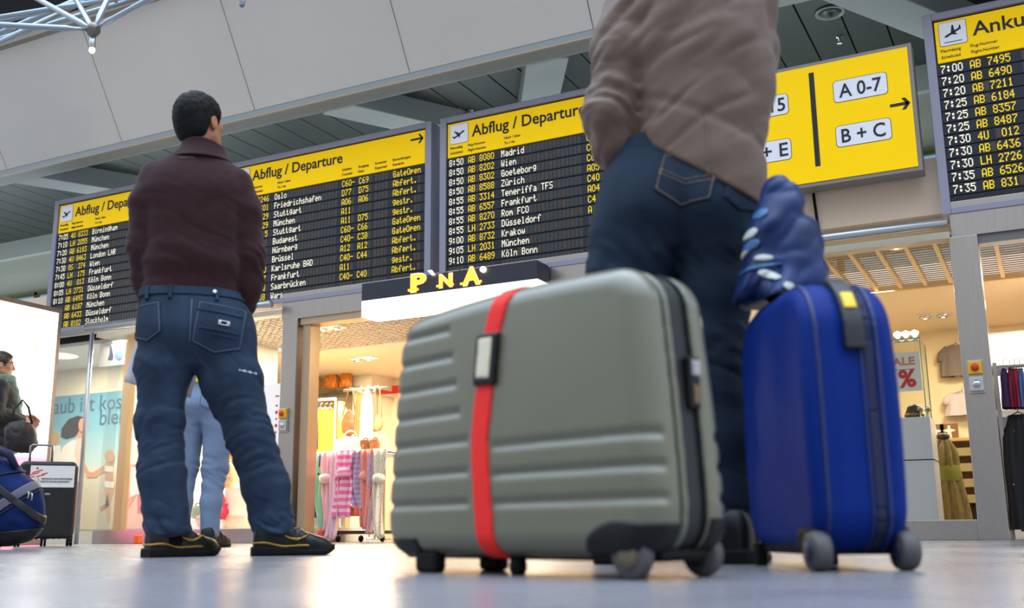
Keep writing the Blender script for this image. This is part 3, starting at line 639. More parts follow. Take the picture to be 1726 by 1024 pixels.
def hair_d(q, t=0.011, lo=-0.08, lumps=0.003):
    zl = np.interp(q[1], [-0.12, -0.085, -0.05, -0.03, 0.012, 0.022, 0.032, 0.06, 0.085, 0.12], [lo, lo, lo*0.75, 0.012, 0.016, -0.022, 0.0, 0.05, 0.075, 0.085])
    d = smin(skull(q), ell(q, (0, -0.045, -0.03), (0.058, 0.052, 0.06)), 0.03)-t
    d = d-lumps*(vnoise(q[0]*70, q[1]*70, q[2]*45, 6)+0.8*vnoise(q[0]*130, q[1]*130, q[2]*90, 9))*np.clip((q[2]+0.06)*10, 0.2, 1)
    return smax(d, (zl-q[2])*0.8, 0.006)
def hand_pts(W, F, N, T, curl=0.5, s=1.0, length=1.0):
    W, F, N, T = (Vector(a) for a in (W, F, N, T)); F.normalize(); N.normalize(); T.normalize(); out = []
    for i, (o, L) in enumerate(((0.030, 0.074), (0.010, 0.084), (-0.010, 0.077), (-0.029, 0.060))):
        base = W+T*(o*0.55)*s; k = W+F*0.088*s+T*o*s-N*(0.004*abs(i-1.3))*s
        pts = [(*base, 0.014*s), (*k, 0.0115*s)]; ang = 0.15; p = k
        for j, (fr, bd) in enumerate(((0.45, 0.5), (0.31, 0.75), (0.24, 0.5))):
            ang += curl*bd*(1+0.12*i); dirv = F*math.cos(ang)+N*math.sin(ang)+T*(0.05*(1.5-i))
            p = p+dirv*L*fr*s*length; pts.append((*p, (0.0098, 0.0088, 0.0076)[j]*s))
        out.append(pts)
    b = W+F*0.022*s+T*0.022*s; k1 = b+(F*0.55+T*0.65+N*0.3)*0.042*s; k2 = k1+(F*0.8+T*0.3+N*0.35)*0.034*s; k3 = k2+(F*0.9+T*0.05+N*0.4)*0.026*s
    out.append([(*b, 0.016*s), (*k1, 0.0125*s), (*k2, 0.0105*s), (*k3, 0.0085*s)])
    return out
def hands_d(p, hs, d):
    for pts in hs:
        if len(pts[0]) == 4: d = smin(d, chain(p, pts, 0.004), 0.006)
    return d
def fold(p, amp, fr, tilt=0.0, ty=0.3, ph=0.0, wx=14.0, wz=7.0):
    """irregular cloth creases: round ridges, sharp valleys, running along a tilted direction"""
    s = int(ph*10); f = fr/6.2832*1.5
    w = p[2]+tilt*p[0]+ty*p[1]; u = p[0]-tilt*p[2]
    w = w+0.02*vnoise(p[0]*7, p[1]*7, p[2]*7, s+3)
    n = vnoise(u*f*0.34, p[1]*f*0.34, w*f, s); n2 = vnoise(u*f*0.7+5, p[1]*f*0.7, w*f*2.1, s+1)
    return -amp*(1.9*np.abs(n)+0.7*np.abs(n2)-0.75)
def gz(z, c, w): return np.exp(-((z-c)/w)**2)

def shoe(parent, loc, rotz, L=0.30, sport=True, mats=None):
    W = [(0, 0, 0.032, 1), (0.05, 0, 0.040, 1), (0.3, 0, 0.043, 1), (0.55, 0, 0.046, 1), (0.75, 0, 0.048, 1), (0.92, 0, 0.037, 1), (1, 0, 0.02, 1)]
    H = [(0, 0, 0.108, 1), (0.06, 0, 0.128, 1), (0.14, 0, 0.136, 1), (0.32, 0, 0.140, 1), (0.42, 0, 0.122, 1), (0.58, 0, 0.096, 1), (0.78, 0, 0.074, 1), (0.92, 0, 0.060, 1), (1, 0, 0.042, 1)]
    def up(p):
        t = np.clip(p[0]/L, 0, 1); w = herm(W, t)[1]; h = herm(H, t)[1]
        q = (np.abs(p[1]/w)**2.6+np.abs((p[2]-h*0.45)/(h*0.55))**2.6)**(1/2.6)
        d = (q-1)*0.03; d = smax(d, np.maximum(-p[0], p[0]-L), 0.02)
        d = d+0.0025*np.clip(np.sin(p[0]*150+p[2]*40), -0.4, 1)*gz(p[0], 0.5*L, 0.05)*np.clip((p[2]-0.04)*40, 0, 1)
        return d
    upper = sdf_obj('shoe', lambda p: smax(up(p), 0.016-p[2], 0.004), (-0.02, -0.07, 0), (L+0.02, 0.07, 0.17), 0.0035, mats[0], parent, loc, rotz)
    def sole(p):
        t = np.clip(p[0]/L, 0, 1); w = herm(W, t)[1]+0.004; top = 0.034-0.012*np.clip((t-0.35)*4, 0, 1)+0.02*np.clip((t-0.9)*10, 0, 1)
        d = smax(smax(np.abs(p[1])-w, p[2]-top, 0.006), np.maximum(-p[2]+0.02*np.clip((t-0.86)*7, 0, 1)**2, np.maximum(-0.006-p[0], p[0]-L-0.004)), 0.006)
        return d
    so = sdf_obj('sole', sole, (-0.03, -0.07, -0.01), (L+0.03, 0.07, 0.07), 0.0035, mats[1], upper)
    if sport:
        def stripe(p):
            zc = 0.041+0.007*np.sin(p[0]*36+0.6)-0.022*np.clip((p[0]-0.13)*8, 0, 1)
            return np.maximum(np.maximum(np.minimum(up(p)-0.0045, sole(p)-0.002), np.abs(p[2]-zc)-0.0038), p[0]-0.20)
        sdf_obj('trim_stripe', stripe, (-0.03, -0.07, 0), (0.22, 0.07, 0.07), 0.0028, gold, upper)
        def swoosh(p):
            x = p[0]-0.145; zc = 0.060+8*(x-0.005)**2
            return np.maximum(np.maximum(np.abs(up(p)-0.002)-0.004, np.abs(p[2]-zc)-(0.005-0.07*np.abs(x-0.005))), np.abs(x-0.01)-0.045)
        sdf_obj('swoosh_mark', swoosh, (0.09, -0.07, 0.03), (0.22, 0.07, 0.1), 0.0026, gold, upper, relax=0)
    for i in range(4):
        x = 0.108+i*0.020; z = float(herm(H, np.array([x/L]))[1][0])+0.001
        MB().tube([(x-0.004, -0.024, z-0.016), (x, -0.012, z), (x+0.004, 0.012, z), (x+0.002, 0.024, z-0.016)], 0.0035, 8).build('lace', mats[1], upper, smooth=True)
    if sport: MB().tube([(0.085, -0.012, 0.13), (0.10, -0.012, 0.155), (0.108, 0, 0.165), (0.10, 0.012, 0.155), (0.085, 0.012, 0.115)], 0.008, 8).build('tongue', mats[0], upper, smooth=True)
    return upper
def frame_of(o):
    o = np.array([o[0], o[1], 0.0]); a = o/np.linalg.norm(o); return o, math.atan2(-a[0], a[1])
def add_body(name, fn, lo, hi, res, m, o, rot, label):
    b = sdf_obj(name, fn, lo, hi, res, m, None, tuple(o), rot); return tag(b, label, 'person')
def box2(p, xc, w, z0, z1, rot=0.0, point=0.0):
    c, s = math.cos(rot), math.sin(rot); x = p[0]-xc; z = p[2]-(z0+z1)/2; x, z = c*x+s*z, -s*x+c*z; h = (z1-z0)/2
    return np.maximum(np.abs(x)-w, np.maximum(z-h, -h+point*(np.abs(x)/w)-z))

# ---------------- man in the plum sweater
o1, rot1 = frame_of(onZ(380, 937, 0))
HC1, HY1 = (-0.180, 0.035, 1.700), R(-38)
def torso1(p): return zloft(p, [(0.955, -0.175, 0, 0.172, 0.112), (0.99, -0.175, 0, 0.178, 0.118), (1.03, -0.175, 0, 0.180, 0.122), (1.09, -0.175, -0.004, 0.190, 0.134), (1.18, -0.175, -0.006, 0.180, 0.130), (1.30, -0.18, -0.006, 0.192, 0.132), (1.40, -0.185, -0.006, 0.204, 0.13), (1.46, -0.185, 0.0, 0.190, 0.115), (1.51, -0.18, 0.01, 0.150, 0.098), (1.55, -0.175, 0.015, 0.104, 0.086), (1.585, -0.168, 0.02, 0.074, 0.074)], 2.3)
armL1 = [(-0.328, 0, 1.445, 0.068), (-0.352, -0.005, 1.33, 0.068), (-0.362, 0.0, 1.16, 0.060), (-0.345, 0.03, 1.04, 0.050), (-0.325, 0.06, 0.955, 0.043)]
armR1 = [(-0.030, 0, 1.44, 0.068), (0.004, -0.008, 1.33, 0.068), (0.032, -0.01, 1.15, 0.062), (0.034, 0.01, 1.03, 0.054), (0.025, 0.025, 0.955, 0.047)]
def sweater1(p):
    d = torso1(p)
    for a in (armL1, armR1): d = smin(d, chain(p, a, 0.03), 0.016)
    d = d+fold(p, 0.005, 60, 0.35, 0.2, 0.4)*(0.25+gz(p[2], 1.12, 0.10)+0.5*gz(p[2], 1.35, 0.05)*np.clip(np.abs(p[0]+0.17)*8-0.4, 0, 1))
    d = d+fold(p, 0.006, 95, 0.5, 0.5, 1.7)*gz(p[2], 1.10, 0.14)*np.clip(np.abs(p[0]+0.17)*12-1.9, 0, 1)
    d = d+fold(p, 0.003, 34, -0.9, 0.1, 2.2)*gz(p[2], 1.3, 0.14)
    return d-0.0012*np.sin(np.arctan2(p[1], p[0]+0.175)*70)*np.clip((1.035-p[2])*60, 0, 1)*np.clip((0.03-np.maximum(p[0]+0.0, -0.34-p[0]))*50, 0, 1)
legL1 = [(-0.235, 0, 0.86, 0.105), (-0.255, 0.0, 0.70, 0.098), (-0.262, 0.015, 0.5, 0.082), (-0.243, 0.012, 0.3, 0.083), (-0.21, 0.02, 0.10, 0.084)]
legR1 = [(-0.058, 0, 0.86, 0.112), (-0.01, 0, 0.66, 0.112), (0.066, -0.005, 0.45, 0.085), (0.135, 0.0, 0.26, 0.086), (0.170, 0.01, 0.11, 0.077)]
def jeans1(p, detail=1):
    d = zloft(p, [(0.70, -0.15, 0, 0.17, 0.08), (0.76, -0.143, -0.008, 0.20, 0.112), (0.83, -0.142, -0.012, 0.215, 0.130), (0.91, -0.152, -0.010, 0.205, 0.128), (0.99, -0.175, 0, 0.180, 0.114), (1.02, -0.175, 0, 0.177, 0.112)], 2.3)
    l = smin(chain(p, legL1, 0.03), chain(p, legR1, 0.03), 0.012)
    d = smin(d, l, 0.03)
    # side facing the viewer: seat seam and cheeks
    d = d-0.010*gz(p[0], -0.245, 0.07)*gz(p[2], 0.82, 0.07)*(p[1] < 0)-0.012*gz(p[0], -0.06, 0.08)*gz(p[2], 0.82, 0.07)*(p[1] < 0)+0.012*gz(p[0], -0.165, 0.014)*gz(p[2], 0.78, 0.10)*(p[1] < 0)
    kn = 0.25*gz(p[2], 0.66, 0.08)+gz(p[2], 0.50, 0.09)+0.8*gz(p[2], 0.34, 0.08)
    d = d+fold(p, 0.0065, 125, -0.35, 0.35, 0.6)*kn+fold(p, 0.0075, 150, 0.5, -0.4, 2.1)*np.clip((0.26-p[2])*7, 0, 1)
    d = d+fold(p, 0.007, 60, 1.1, 0.2, 1.2)*gz(p[2], 0.70, 0.07)
    return smax(d, 0.075+0.03*np.clip((p[0]-0.05)*4, -0.3, 1)*0-p[2], 0.012)
jl, jh = (-0.42, -0.2, 0.04), (0.34, 0.2, 1.06)
hL1 = hand_pts((-0.318, 0.075, 0.93), (0.12, 0.42, -0.85), (0.75, 0.35, 0.2), (0.2, 0.8, 0.3), 0.75)
hR1 = hand_pts((0.022, 0.03, 0.94), (-0.05, 0.25, -0.95), (-0.9, 0.3, 0), (0.1, 0.95, 0.2), 0.25)
def body1(p):
    d = head_d(head_q(p, HC1, HY1, R(12)))
    t = zloft(p, [(0.72, -0.15, 0, 0.15, 0.08), (0.83, -0.145, -0.005, 0.185, 0.105), (1.0, -0.175, 0, 0.155, 0.095), (1.2, -0.175, 0, 0.160, 0.105), (1.4, -0.185, 0, 0.178, 0.11), (1.48, -0.182, 0.005, 0.165, 0.095), (1.54, -0.178, 0.012, 0.10, 0.075), (1.6, -0.17, 0.02, 0.056, 0.056)])
    for a, k in ((armL1, 0.016), (armR1, 0.016), (legL1, 0.02), (legR1, 0.022)): t = smin(t, chain(p, [(*q[:3], q[3]-k) for q in a], 0.03), 0.03)
    d = smin(d, t, 0.02)
    for fx, fy, ang in ((-0.215, 0.03, R(38)), (0.17, 0.0, R(4))):
        d = smin(d, cap(p, (fx, fy, 0.09), (fx+0.10*math.cos(ang), fy+0.10*math.sin(ang), 0.045), 0.04, 0.026), 0.02)
    return hands_d(p, hL1+hR1, d)
man1 = add_body('person', body1, (-0.46, -0.19, 0.0), (0.34, 0.26, 1.86), 0.0045, skin2, o1, rot1, 'man in plum sweater and dark jeans with back turned, holding a white paper')
sdf_obj('hair', lambda p: hair_d(head_q(p, HC1, HY1, R(12)), 0.013, -0.085), (-0.32, -0.12, 1.58), (-0.04, 0.17, 1.86), 0.004, hairk, man1)
sw = sdf_obj('sweater', sweater1, (-0.46, -0.2, 0.92), (0.14, 0.2, 1.64), 0.005, knit, man1)
def collar1(p):
    cx, cy, rx, ry = herm([(1.515, -0.174, 0.012, 0.135, 0.112), (1.545, -0.168, 0.014, 0.105, 0.094), (1.59, -0.160, 0.022, 0.086, 0.082), (1.63, -0.159, 0.022, 0.086, 0.082)], p[2])
    a = np.sqrt(((p[0]-cx)/rx)**2+((p[1]-cy)/ry)**2); d = np.abs((a-1)*0.095)-0.0045
    tilt = 1.585-0.30*(p[1]-0.02)-0.14*(p[0]+0.16)
    return smax(d, np.maximum(1.52-p[2], p[2]-tilt), 0.006)
sdf_obj('collar', collar1, (-0.33, -0.12, 1.50), (0.0, 0.16, 1.66), 0.004, knit, sw)
def label_patch(p): return np.maximum(np.abs(sweater1(p))-0.003, np.maximum(box2(p, -0.215, 0.030, 1.50, 1.514, R(6)), p[1]))
sdf_obj('neck_tape', label_patch, (-0.27, -0.16, 1.47), (-0.16, 0.0, 1.54), 0.003, mat('knit_dark', (56, 38, 42), rough=0.9), sw)
jn = sdf_obj('jeans', jeans1, jl, jh, 0.005, denim, man1)
def patch(name, base, region, t, lo, hi, res, m, par, relax=1):
    return sdf_obj(name, lambda p: np.maximum(np.maximum(base(p)-t, -(base(p)+0.006)), np.maximum(region(p), p[1])), lo, hi, res, m, par, relax=relax)
P1 = lambda p: box2(p, -0.062, 0.092, 0.735, 0.925, R(-7), 0.03)
pk = patch('back_pocket', jeans1, P1, 0.005, (-0.19, -0.2, 0.70), (0.06, 0, 0.96), 0.0035, denim, jn)
patch('pocket_stitching', jeans1, lambda p: np.maximum(np.abs(P1(p)+0.007)-0.0018, P1(p)), 0.0066, (-0.19, -0.2, 0.70), (0.06, 0, 0.96), 0.0024, thread2, pk, 0)
for i, (z0, z1, w) in enumerate(((0.885, 0.897, 0.085), (0.815, 0.825, 0.075), (0.795, 0.802, 0.045))):
    patch('pocket_flap', jeans1, lambda p, a=z0, b=z1, w=w: box2(p, -0.062+0.02*(w < 0.05), w, a, b, R(-7)), 0.009, (-0.19, -0.2, 0.75), (0.06, 0, 0.95), 0.003, denim, pk)
patch('pocket_buckle', jeans1, lambda p: np.maximum(box2(p, -0.045, 0.022, 0.838, 0.858, R(-7)), -box2(p, -0.045, 0.010, 0.843, 0.853, R(-7))), 0.011, (-0.09, -0.2, 0.82), (0.0, 0, 0.88), 0.0022, metal_s, pk)
P2 = lambda p: box2(p, -0.325, 0.055, 0.775, 0.925, R(6), 0.03)
pk2 = patch('back_pocket', jeans1, P2, 0.005, (-0.4, -0.2, 0.74), (-0.26, 0.02, 0.95), 0.0035, denim, jn)
patch('pocket_stitching', jeans1, lambda p: np.maximum(np.abs(P2(p)+0.007)-0.0018, P2(p)), 0.0066, (-0.4, -0.2, 0.74), (-0.26, 0.02, 0.95), 0.0024, thread2, pk2, 0)
sdf_obj('waistband', lambda p: np.maximum(np.abs(jeans1(p)-0.002)-0.004, np.abs(p[2]-0.975)-0.018), (-0.4, -0.16, 0.94), (0.05, 0.16, 1.01), 0.004, denim, jn)
for x in (-0.245, -0.075, -0.33):
    patch('belt_loop', jeans1, lambda p, x=x: box2(p, x, 0.007, 0.94, 0.995), 0.010, (x-0.03, -0.2, 0.92), (x+0.03, 0.03, 1.01), 0.003, denim, jn)
patch('waist_button', jeans1, lambda p: np.sqrt((p[0]+0.085)**2+(p[2]-0.975)**2)-0.009, 0.012, (-0.12, -0.2, 0.95), (-0.05, 0, 1.0), 0.0025, metal_s, jn)
patch('worn_rip', jeans1, lambda p: box2(p, 0.052, 0.034, 0.672, 0.679, R(-6))+0.002*np.sin(p[0]*300), 0.003, (0.0, -0.2, 0.65), (0.11, 0, 0.70), 0.0026, mat('rip_white', (170, 180, 192), rough=0.9), jn, 0)
patch('seat_seam', jeans1, lambda p: np.maximum(np.abs(p[0]+0.165)-0.003, np.abs(p[2]-0.86)-0.08), 0.004, (-0.19, -0.2, 0.76), (-0.14, 0, 0.96), 0.0026, thread2, jn, 0)
shoe(man1, (-0.275, -0.035, 0), R(36), 0.30, True, (leather, darkm))
shoe(man1, (0.097, -0.012, 0), R(5), 0.30, True, (leather, darkm))
for sx, sy in ((-0.21, 0.022), (0.170, 0.012)): sdf_obj('sock', lambda p: cap(p, (sx, sy, 0.06), (sx, sy, 0.17), 0.060, 0.062), (sx-0.09, sy-0.09, -0.01), (sx+0.09, sy+0.09, 0.25), 0.006, mat('sock_black', (14, 14, 16), rough=0.9, spec=0.1), man1)
# paper in his left hand
def pw(px, py, b): 
    o, rr = o1, rot1; a = np.array([-math.sin(rr), math.cos(rr), 0]); return onP(px, py, o+a*b, a)
pc = [pw(236, 552, 0.155), pw(345, 590, 0.19), pw(322, 672, 0.19), pw(209, 643, 0.155)]
ctr = sum(pc)/4
m = MB(); m.grid(lambda s, t: tuple((pc[0]*(1-s)+pc[1]*s)*(1-t)+(pc[3]*(1-s)+pc[2]*s)*t-ctr+np.array([0, 0.010*math.sin(s*6), 0.004*math.sin(s*5+t*3)])), 14, 10)
tag(m.build('paper_sheet', mat('paper_white', (222, 220, 226), rough=0.7), None, True, tuple(ctr), solid=0.001), 'white paper sheet held by the man in the plum sweater', 'paper')

# ---------------- man in the taupe jacket, head above the picture
o2, rot2 = frame_of(onZ(1235, 951, 0)*1.03)
armL2 = [(-0.180, 0.0, 1.485, 0.072), (-0.207, -0.01, 1.33, 0.094), (-0.248, -0.03, 1.17, 0.074), (-0.236, -0.005, 1.075, 0.062), (-0.218, 0.02, 1.03, 0.052)]
armR2 = [(0.13, 0.01, 1.485, 0.072), (0.11, 0.06, 1.32, 0.080), (0.07, 0.12, 1.18, 0.07), (0.06, 0.24, 1.14, 0.058), (-0.02, 0.33, 1.16, 0.045)]
def jacket2(p):
    t = zloft(p, [(0.80, -0.035, 0.0, 0.166, 0.150), (0.90, -0.035, 0, 0.168, 0.150), (1.0, -0.03, 0, 0.166, 0.148), (1.1, -0.025, 0, 0.172, 0.146), (1.2, -0.015, 0, 0.184, 0.146), (1.35, -0.02, 0, 0.195, 0.145), (1.48, -0.03, 0.0, 0.19, 0.13), (1.56, -0.01, 0.005, 0.165, 0.11), (1.62, -0.01, 0.01, 0.105, 0.09), (1.66, -0.01, 0.015, 0.08, 0.08)], 2.3)
    d = smin(t, smin(chain(p, armL2, 0.03), chain(p, armR2, 0.03), 0.01), 0.02)
    x, y, z = p
    d = d+fold(p, 0.0105, 44, -0.55, 0.2, 0.3)*(0.5+0.5*gz(z, 1.18, 0.16))+fold(p, 0.009, 85, 0.4, 0.5, 1.9)*np.clip((-0.12-x)*14, 0, 1)*(0.4+gz(z, 1.12, 0.14))
    d = d+fold(p, 0.008, 40, -1.0, 0.1, 2.6, 8, 6)*gz(z, 1.4, 0.16)+0.004*np.clip(1-np.abs(z-1.09+0.5*x)*45, 0, 1)
    hem = 1.060-0.66*(x+0.195)+0.25*(y+0.12)
    hem = np.where(x < -0.17, 1.015, np.clip(hem, 0.83, 1.06))
    return smax(d, hem-z, 0.010)
legL2 = [(-0.165, 0, 0.94, 0.125), (-0.20, 0.0, 0.80, 0.122), (-0.228, 0.01, 0.70, 0.110), (-0.26, 0.02, 0.50, 0.084), (-0.27, 0.02, 0.30, 0.074), (-0.275, 0.03, 0.09, 0.070)]
legR2 = [(0.0, 0, 0.93, 0.118), (-0.005, 0, 0.80, 0.112), (-0.008, 0.0, 0.68, 0.092), (-0.012, 0.005, 0.52, 0.076), (-0.003, 0.0, 0.30, 0.070), (0.006, 0.01, 0.06, 0.062)]
def jeans2(p):
    d = zloft(p, [(0.77, -0.10, 0, 0.19, 0.10), (0.84, -0.10, -0.01, 0.205, 0.135), (0.92, -0.095, -0.012, 0.195, 0.138), (1.02, -0.08, 0, 0.175, 0.122), (1.08, -0.07, 0, 0.165, 0.115)], 2.4)
    d = smin(d, smin(chain(p, legL2, 0.03), chain(p, legR2, 0.03), 0.008), 0.025)
    d = d-0.012*gz(p[0], -0.19, 0.07)*gz(p[2], 0.87, 0.07)*(p[1] < 0)-0.012*gz(p[0], -0.0, 0.07)*gz(p[2], 0.86, 0.07)*(p[1] < 0)+0.012*gz(p[0], -0.075, 0.016)*gz(p[2], 0.82, 0.08)*(p[1] < 0)
    d = d+fold(p, 0.008, 75, 0.9, 0.2, 0.9)*gz(p[2], 0.74, 0.08)+fold(p, 0.009, 110, 0.3, 0.3, 2.0)*(gz(p[2], 0.5, 0.1)+0.6*np.clip((0.3-p[2])*5, 0, 1))
    return smax(d, 0.045-p[2], 0.01)
HC2, HY2 = (-0.01, 0.03, 1.775), R(-15)
hL2 = hand_pts((-0.218, 0.02, 1.02), (0.1, 0.2, -0.95), (0.9, 0.3, 0), (0.1, 0.95, 0.2), 0.3)
hR2 = hand_pts((-0.03, 0.335, 1.16), (-0.95, 0.15, 0.15), (0, -0.5, -0.8), (0, 0.4, 0.9), 0.8)
def body2(p):
    d = head_d(head_q(p, HC2, HY2, 0))
    t = zloft(p, [(0.80, -0.10, 0, 0.16, 0.09), (0.92, -0.09, -0.005, 0.165, 0.11), (1.1, -0.05, 0, 0.145, 0.1), (1.3, -0.015, 0, 0.145, 0.10), (1.48, -0.02, 0, 0.145, 0.09), (1.56, -0.01, 0.005, 0.12, 0.08), (1.66, -0.01, 0.01, 0.056, 0.056)])
    for a, k in ((armL2, 0.036), (armR2, 0.042), (legL2, 0.022), (legR2, 0.02)): t = smin(t, chain(p, [(*q[:3], max(q[3]-k, 0.028)) for q in a], 0.03), 0.025)
    d = smin(d, t, 0.02)
    for fx in (-0.275, -0.005): d = smin(d, cap(p, (fx, 0.02, 0.09), (fx, 0.12, 0.045), 0.038, 0.026), 0.02)
    return hands_d(p, hL2+hR2, d)
man2 = add_body('person', body2, (-0.36, -0.2, 0), (0.28, 0.48, 1.92), 0.005, skin, o2, rot2, 'person in taupe jacket and jeans behind the suitcases, hand in pocket, head out of view')
sdf_obj('hair', lambda p: hair_d(head_q(p, HC2, HY2, 0), 0.013, -0.08), (-0.15, -0.13, 1.66), (0.13, 0.18, 1.93), 0.005, hairb, man2)
jk = sdf_obj('jacket', jacket2, (-0.36, -0.22, 0.78), (0.28, 0.42, 1.70), 0.005, jackm, man2)
patch('back_seam', jacket2, lambda p: np.maximum(np.abs(p[0]+0.005-0.02*(p[2]-1.2))-0.003, np.abs(p[2]-1.0)-0.1), 0.003, (-0.04, -0.22, 0.86), (0.04, 0, 1.12), 0.003, mat('jacket_seam', (96, 80, 72), rough=0.7), jk, 0)
jn2 = sdf_obj('jeans', jeans2, (-0.40, -0.22, 0.02), (0.16, 0.2, 1.10), 0.005, denim2, man2)
P3 = lambda p: box2(p, -0.065, 0.072, 0.85, 0.99, R(-14), 0.03)
pk3 = patch('back_pocket', jeans2, P3, 0.004, (-0.17, -0.22, 0.80), (0.04, 0, 1.03), 0.004, denim2, jn2)
patch('pocket_stitching', jeans2, lambda p: np.minimum(np.maximum(np.abs(P3(p)+0.007)-0.002, P3(p)), np.maximum(np.abs(np.abs(p[2]-0.915+0.22*(p[0]+0.065)-0.35*np.abs(p[0]+0.065))-0.006)-0.002, P3(p))), 0.0062, (-0.17, -0.22, 0.80), (0.04, 0, 1.03), 0.0028, thread, pk3, 0)
P4 = lambda p: box2(p, 0.075, 0.045, 0.84, 0.95, R(-14), 0.02)
pk4 = patch('back_pocket', jeans2, P4, 0.004, (0.0, -0.22, 0.80), (0.14, 0.02, 0.98), 0.004, denim2, jn2)
shoe(man2, (-0.29, -0.06, 0), R(82), 0.29, False, (leather, darkm)); shoe(man2, (0.0, -0.07, 0), R(78), 0.29, False, (leather, darkm))

# ---------------- bystander in light jeans and yellow top, behind the sweater man
o3, rot3 = frame_of(onZ(342, 922, 0))
def leg3(s): return [(-0.03+s*0.085, 0, 0.95, 0.105), (-0.035+s*0.095, 0.0, 0.78, 0.098), (-0.05+s*0.10, 0.01, 0.5, 0.078), (-0.06+s*0.10, 0, 0.28, 0.064), (-0.06+s*0.10, 0.0, 0.08, 0.058)]
arms3 = [[(s*0.20-0.02, 0, 1.46, 0.06), (s*0.25-0.02, 0.02, 1.2, 0.05), (s*0.20-0.02, 0.16, 1.08, 0.042)] for s in (-1, 1)]
T3 = [(0.80, -0.03, 0, 0.15, 0.085), (0.92, -0.03, 0, 0.165, 0.11), (1.08, -0.03, 0, 0.14, 0.1), (1.3, -0.025, 0, 0.17, 0.115), (1.46, -0.02, 0, 0.175, 0.1), (1.53, -0.02, 0, 0.10, 0.075), (1.60, -0.02, 0, 0.054, 0.054)]
def trous3(p):
    d = zloft(p, [(0.78, -0.03, 0, 0.16, 0.085), (0.88, -0.03, -0.01, 0.185, 0.13), (1.0, -0.03, 0, 0.165, 0.115), (1.06, -0.03, 0, 0.155, 0.11)], 2.3)
    d = smin(d, smin(chain(p, leg3(1), .03), chain(p, leg3(-1), .03), 0.01), 0.03)
    return smax(d+fold(p, 0.006, 80, 0.3, 0.3, 1.0)*(0.2+gz(p[2], 0.45, 0.12)), 0.06-p[2], 0.01)
def shirt3(p):
    d = zloft(p, [(1.03, -0.03, 0, 0.165, 0.12)]+[(z, a, b, c+0.018, e+0.018) for z, a, b, c, e in T3[2:6]], 2.3)
    for a in arms3: d = smin(d, chain(p, [(*q[:3], q[3]+0.012) for q in a[:2]], 0.03), 0.02)
    return d+fold(p, 0.006, 60, 0.6, 0.3, 1.0)
HC3 = (-0.02, 0.03, 1.70)
def body3(p):
    t = zloft(p, T3)
    for a in arms3+[[(*q[:3], q[3]-0.014) for q in leg3(s)] for s in (1, -1)]: t = smin(t, chain(p, a, 0.03), 0.03)
    d = smin(head_d(head_q(p, HC3, R(20), 0)), t, 0.02)
    for s in (1, -1): d = smin(d, cap(p, (-0.06+s*0.1, 0.02, 0.08), (-0.06+s*0.1, 0.12, 0.04), 0.036, 0.026), 0.02)
    for s in (1, -1): d = hands_d(p, hand_pts((s*0.19-0.02, 0.165, 1.075), (-s*0.25, 0.9, 0.1), (-s*0.8, 0, -0.4), (0, -0.2, 0.9), 0.7), d)
    return d
man3 = add_body('person', body3, (-0.35, -0.16, 0), (0.35, 0.32, 1.84), 0.006, skin, o3, rot3+R(-25), 'person in light blue jeans and yellow top seen between the sweater man\'s legs')
sdf_obj('hair', lambda p: hair_d(head_q(p, HC3, R(20), 0), 0.014, -0.08), (-0.16, -0.12, 1.58), (0.12, 0.18, 1.86), 0.006, hairb, man3)
j3 = sdf_obj('jeans', trous3, (-0.26, -0.18, 0.03), (0.22, 0.18, 1.09), 0.006, denim3, man3)
P5 = lambda p: box2(p, 0.055, 0.062, 0.85, 0.99, 0, 0.03)
pk5 = patch('back_pocket', trous3, P5, 0.005, (-0.03, -0.2, 0.82), (0.14, 0, 1.01), 0.004, denim3, j3)
patch('pocket_stitching', trous3, lambda p: np.maximum(np.abs(P5(p)+0.006)-0.0025, P5(p)), 0.007, (-0.03, -0.2, 0.82), (0.14, 0, 1.01), 0.003, mat('stitch_blue', (70, 96, 140)), pk5, 0)
s3 = sdf_obj('shirt', shirt3, (-0.33, -0.19, 1.0), (0.30, 0.19, 1.56), 0.006, mat('yellow_cloth', (226, 196, 30), rough=0.75, bump=0.2, bscale=300), man3)
patch('side_panel', shirt3, lambda p: np.maximum(np.abs(p[0]-0.02)-0.05, np.abs(p[2]-1.22)-0.08), 0.004, (-0.08, -0.2, 1.1), (0.12, 0, 1.34), 0.005, blackp, s3)
for s in (1, -1): shoe(man3, (-0.06+s*0.1, -0.07, 0), R(84), 0.28, False, (leather, darkm))
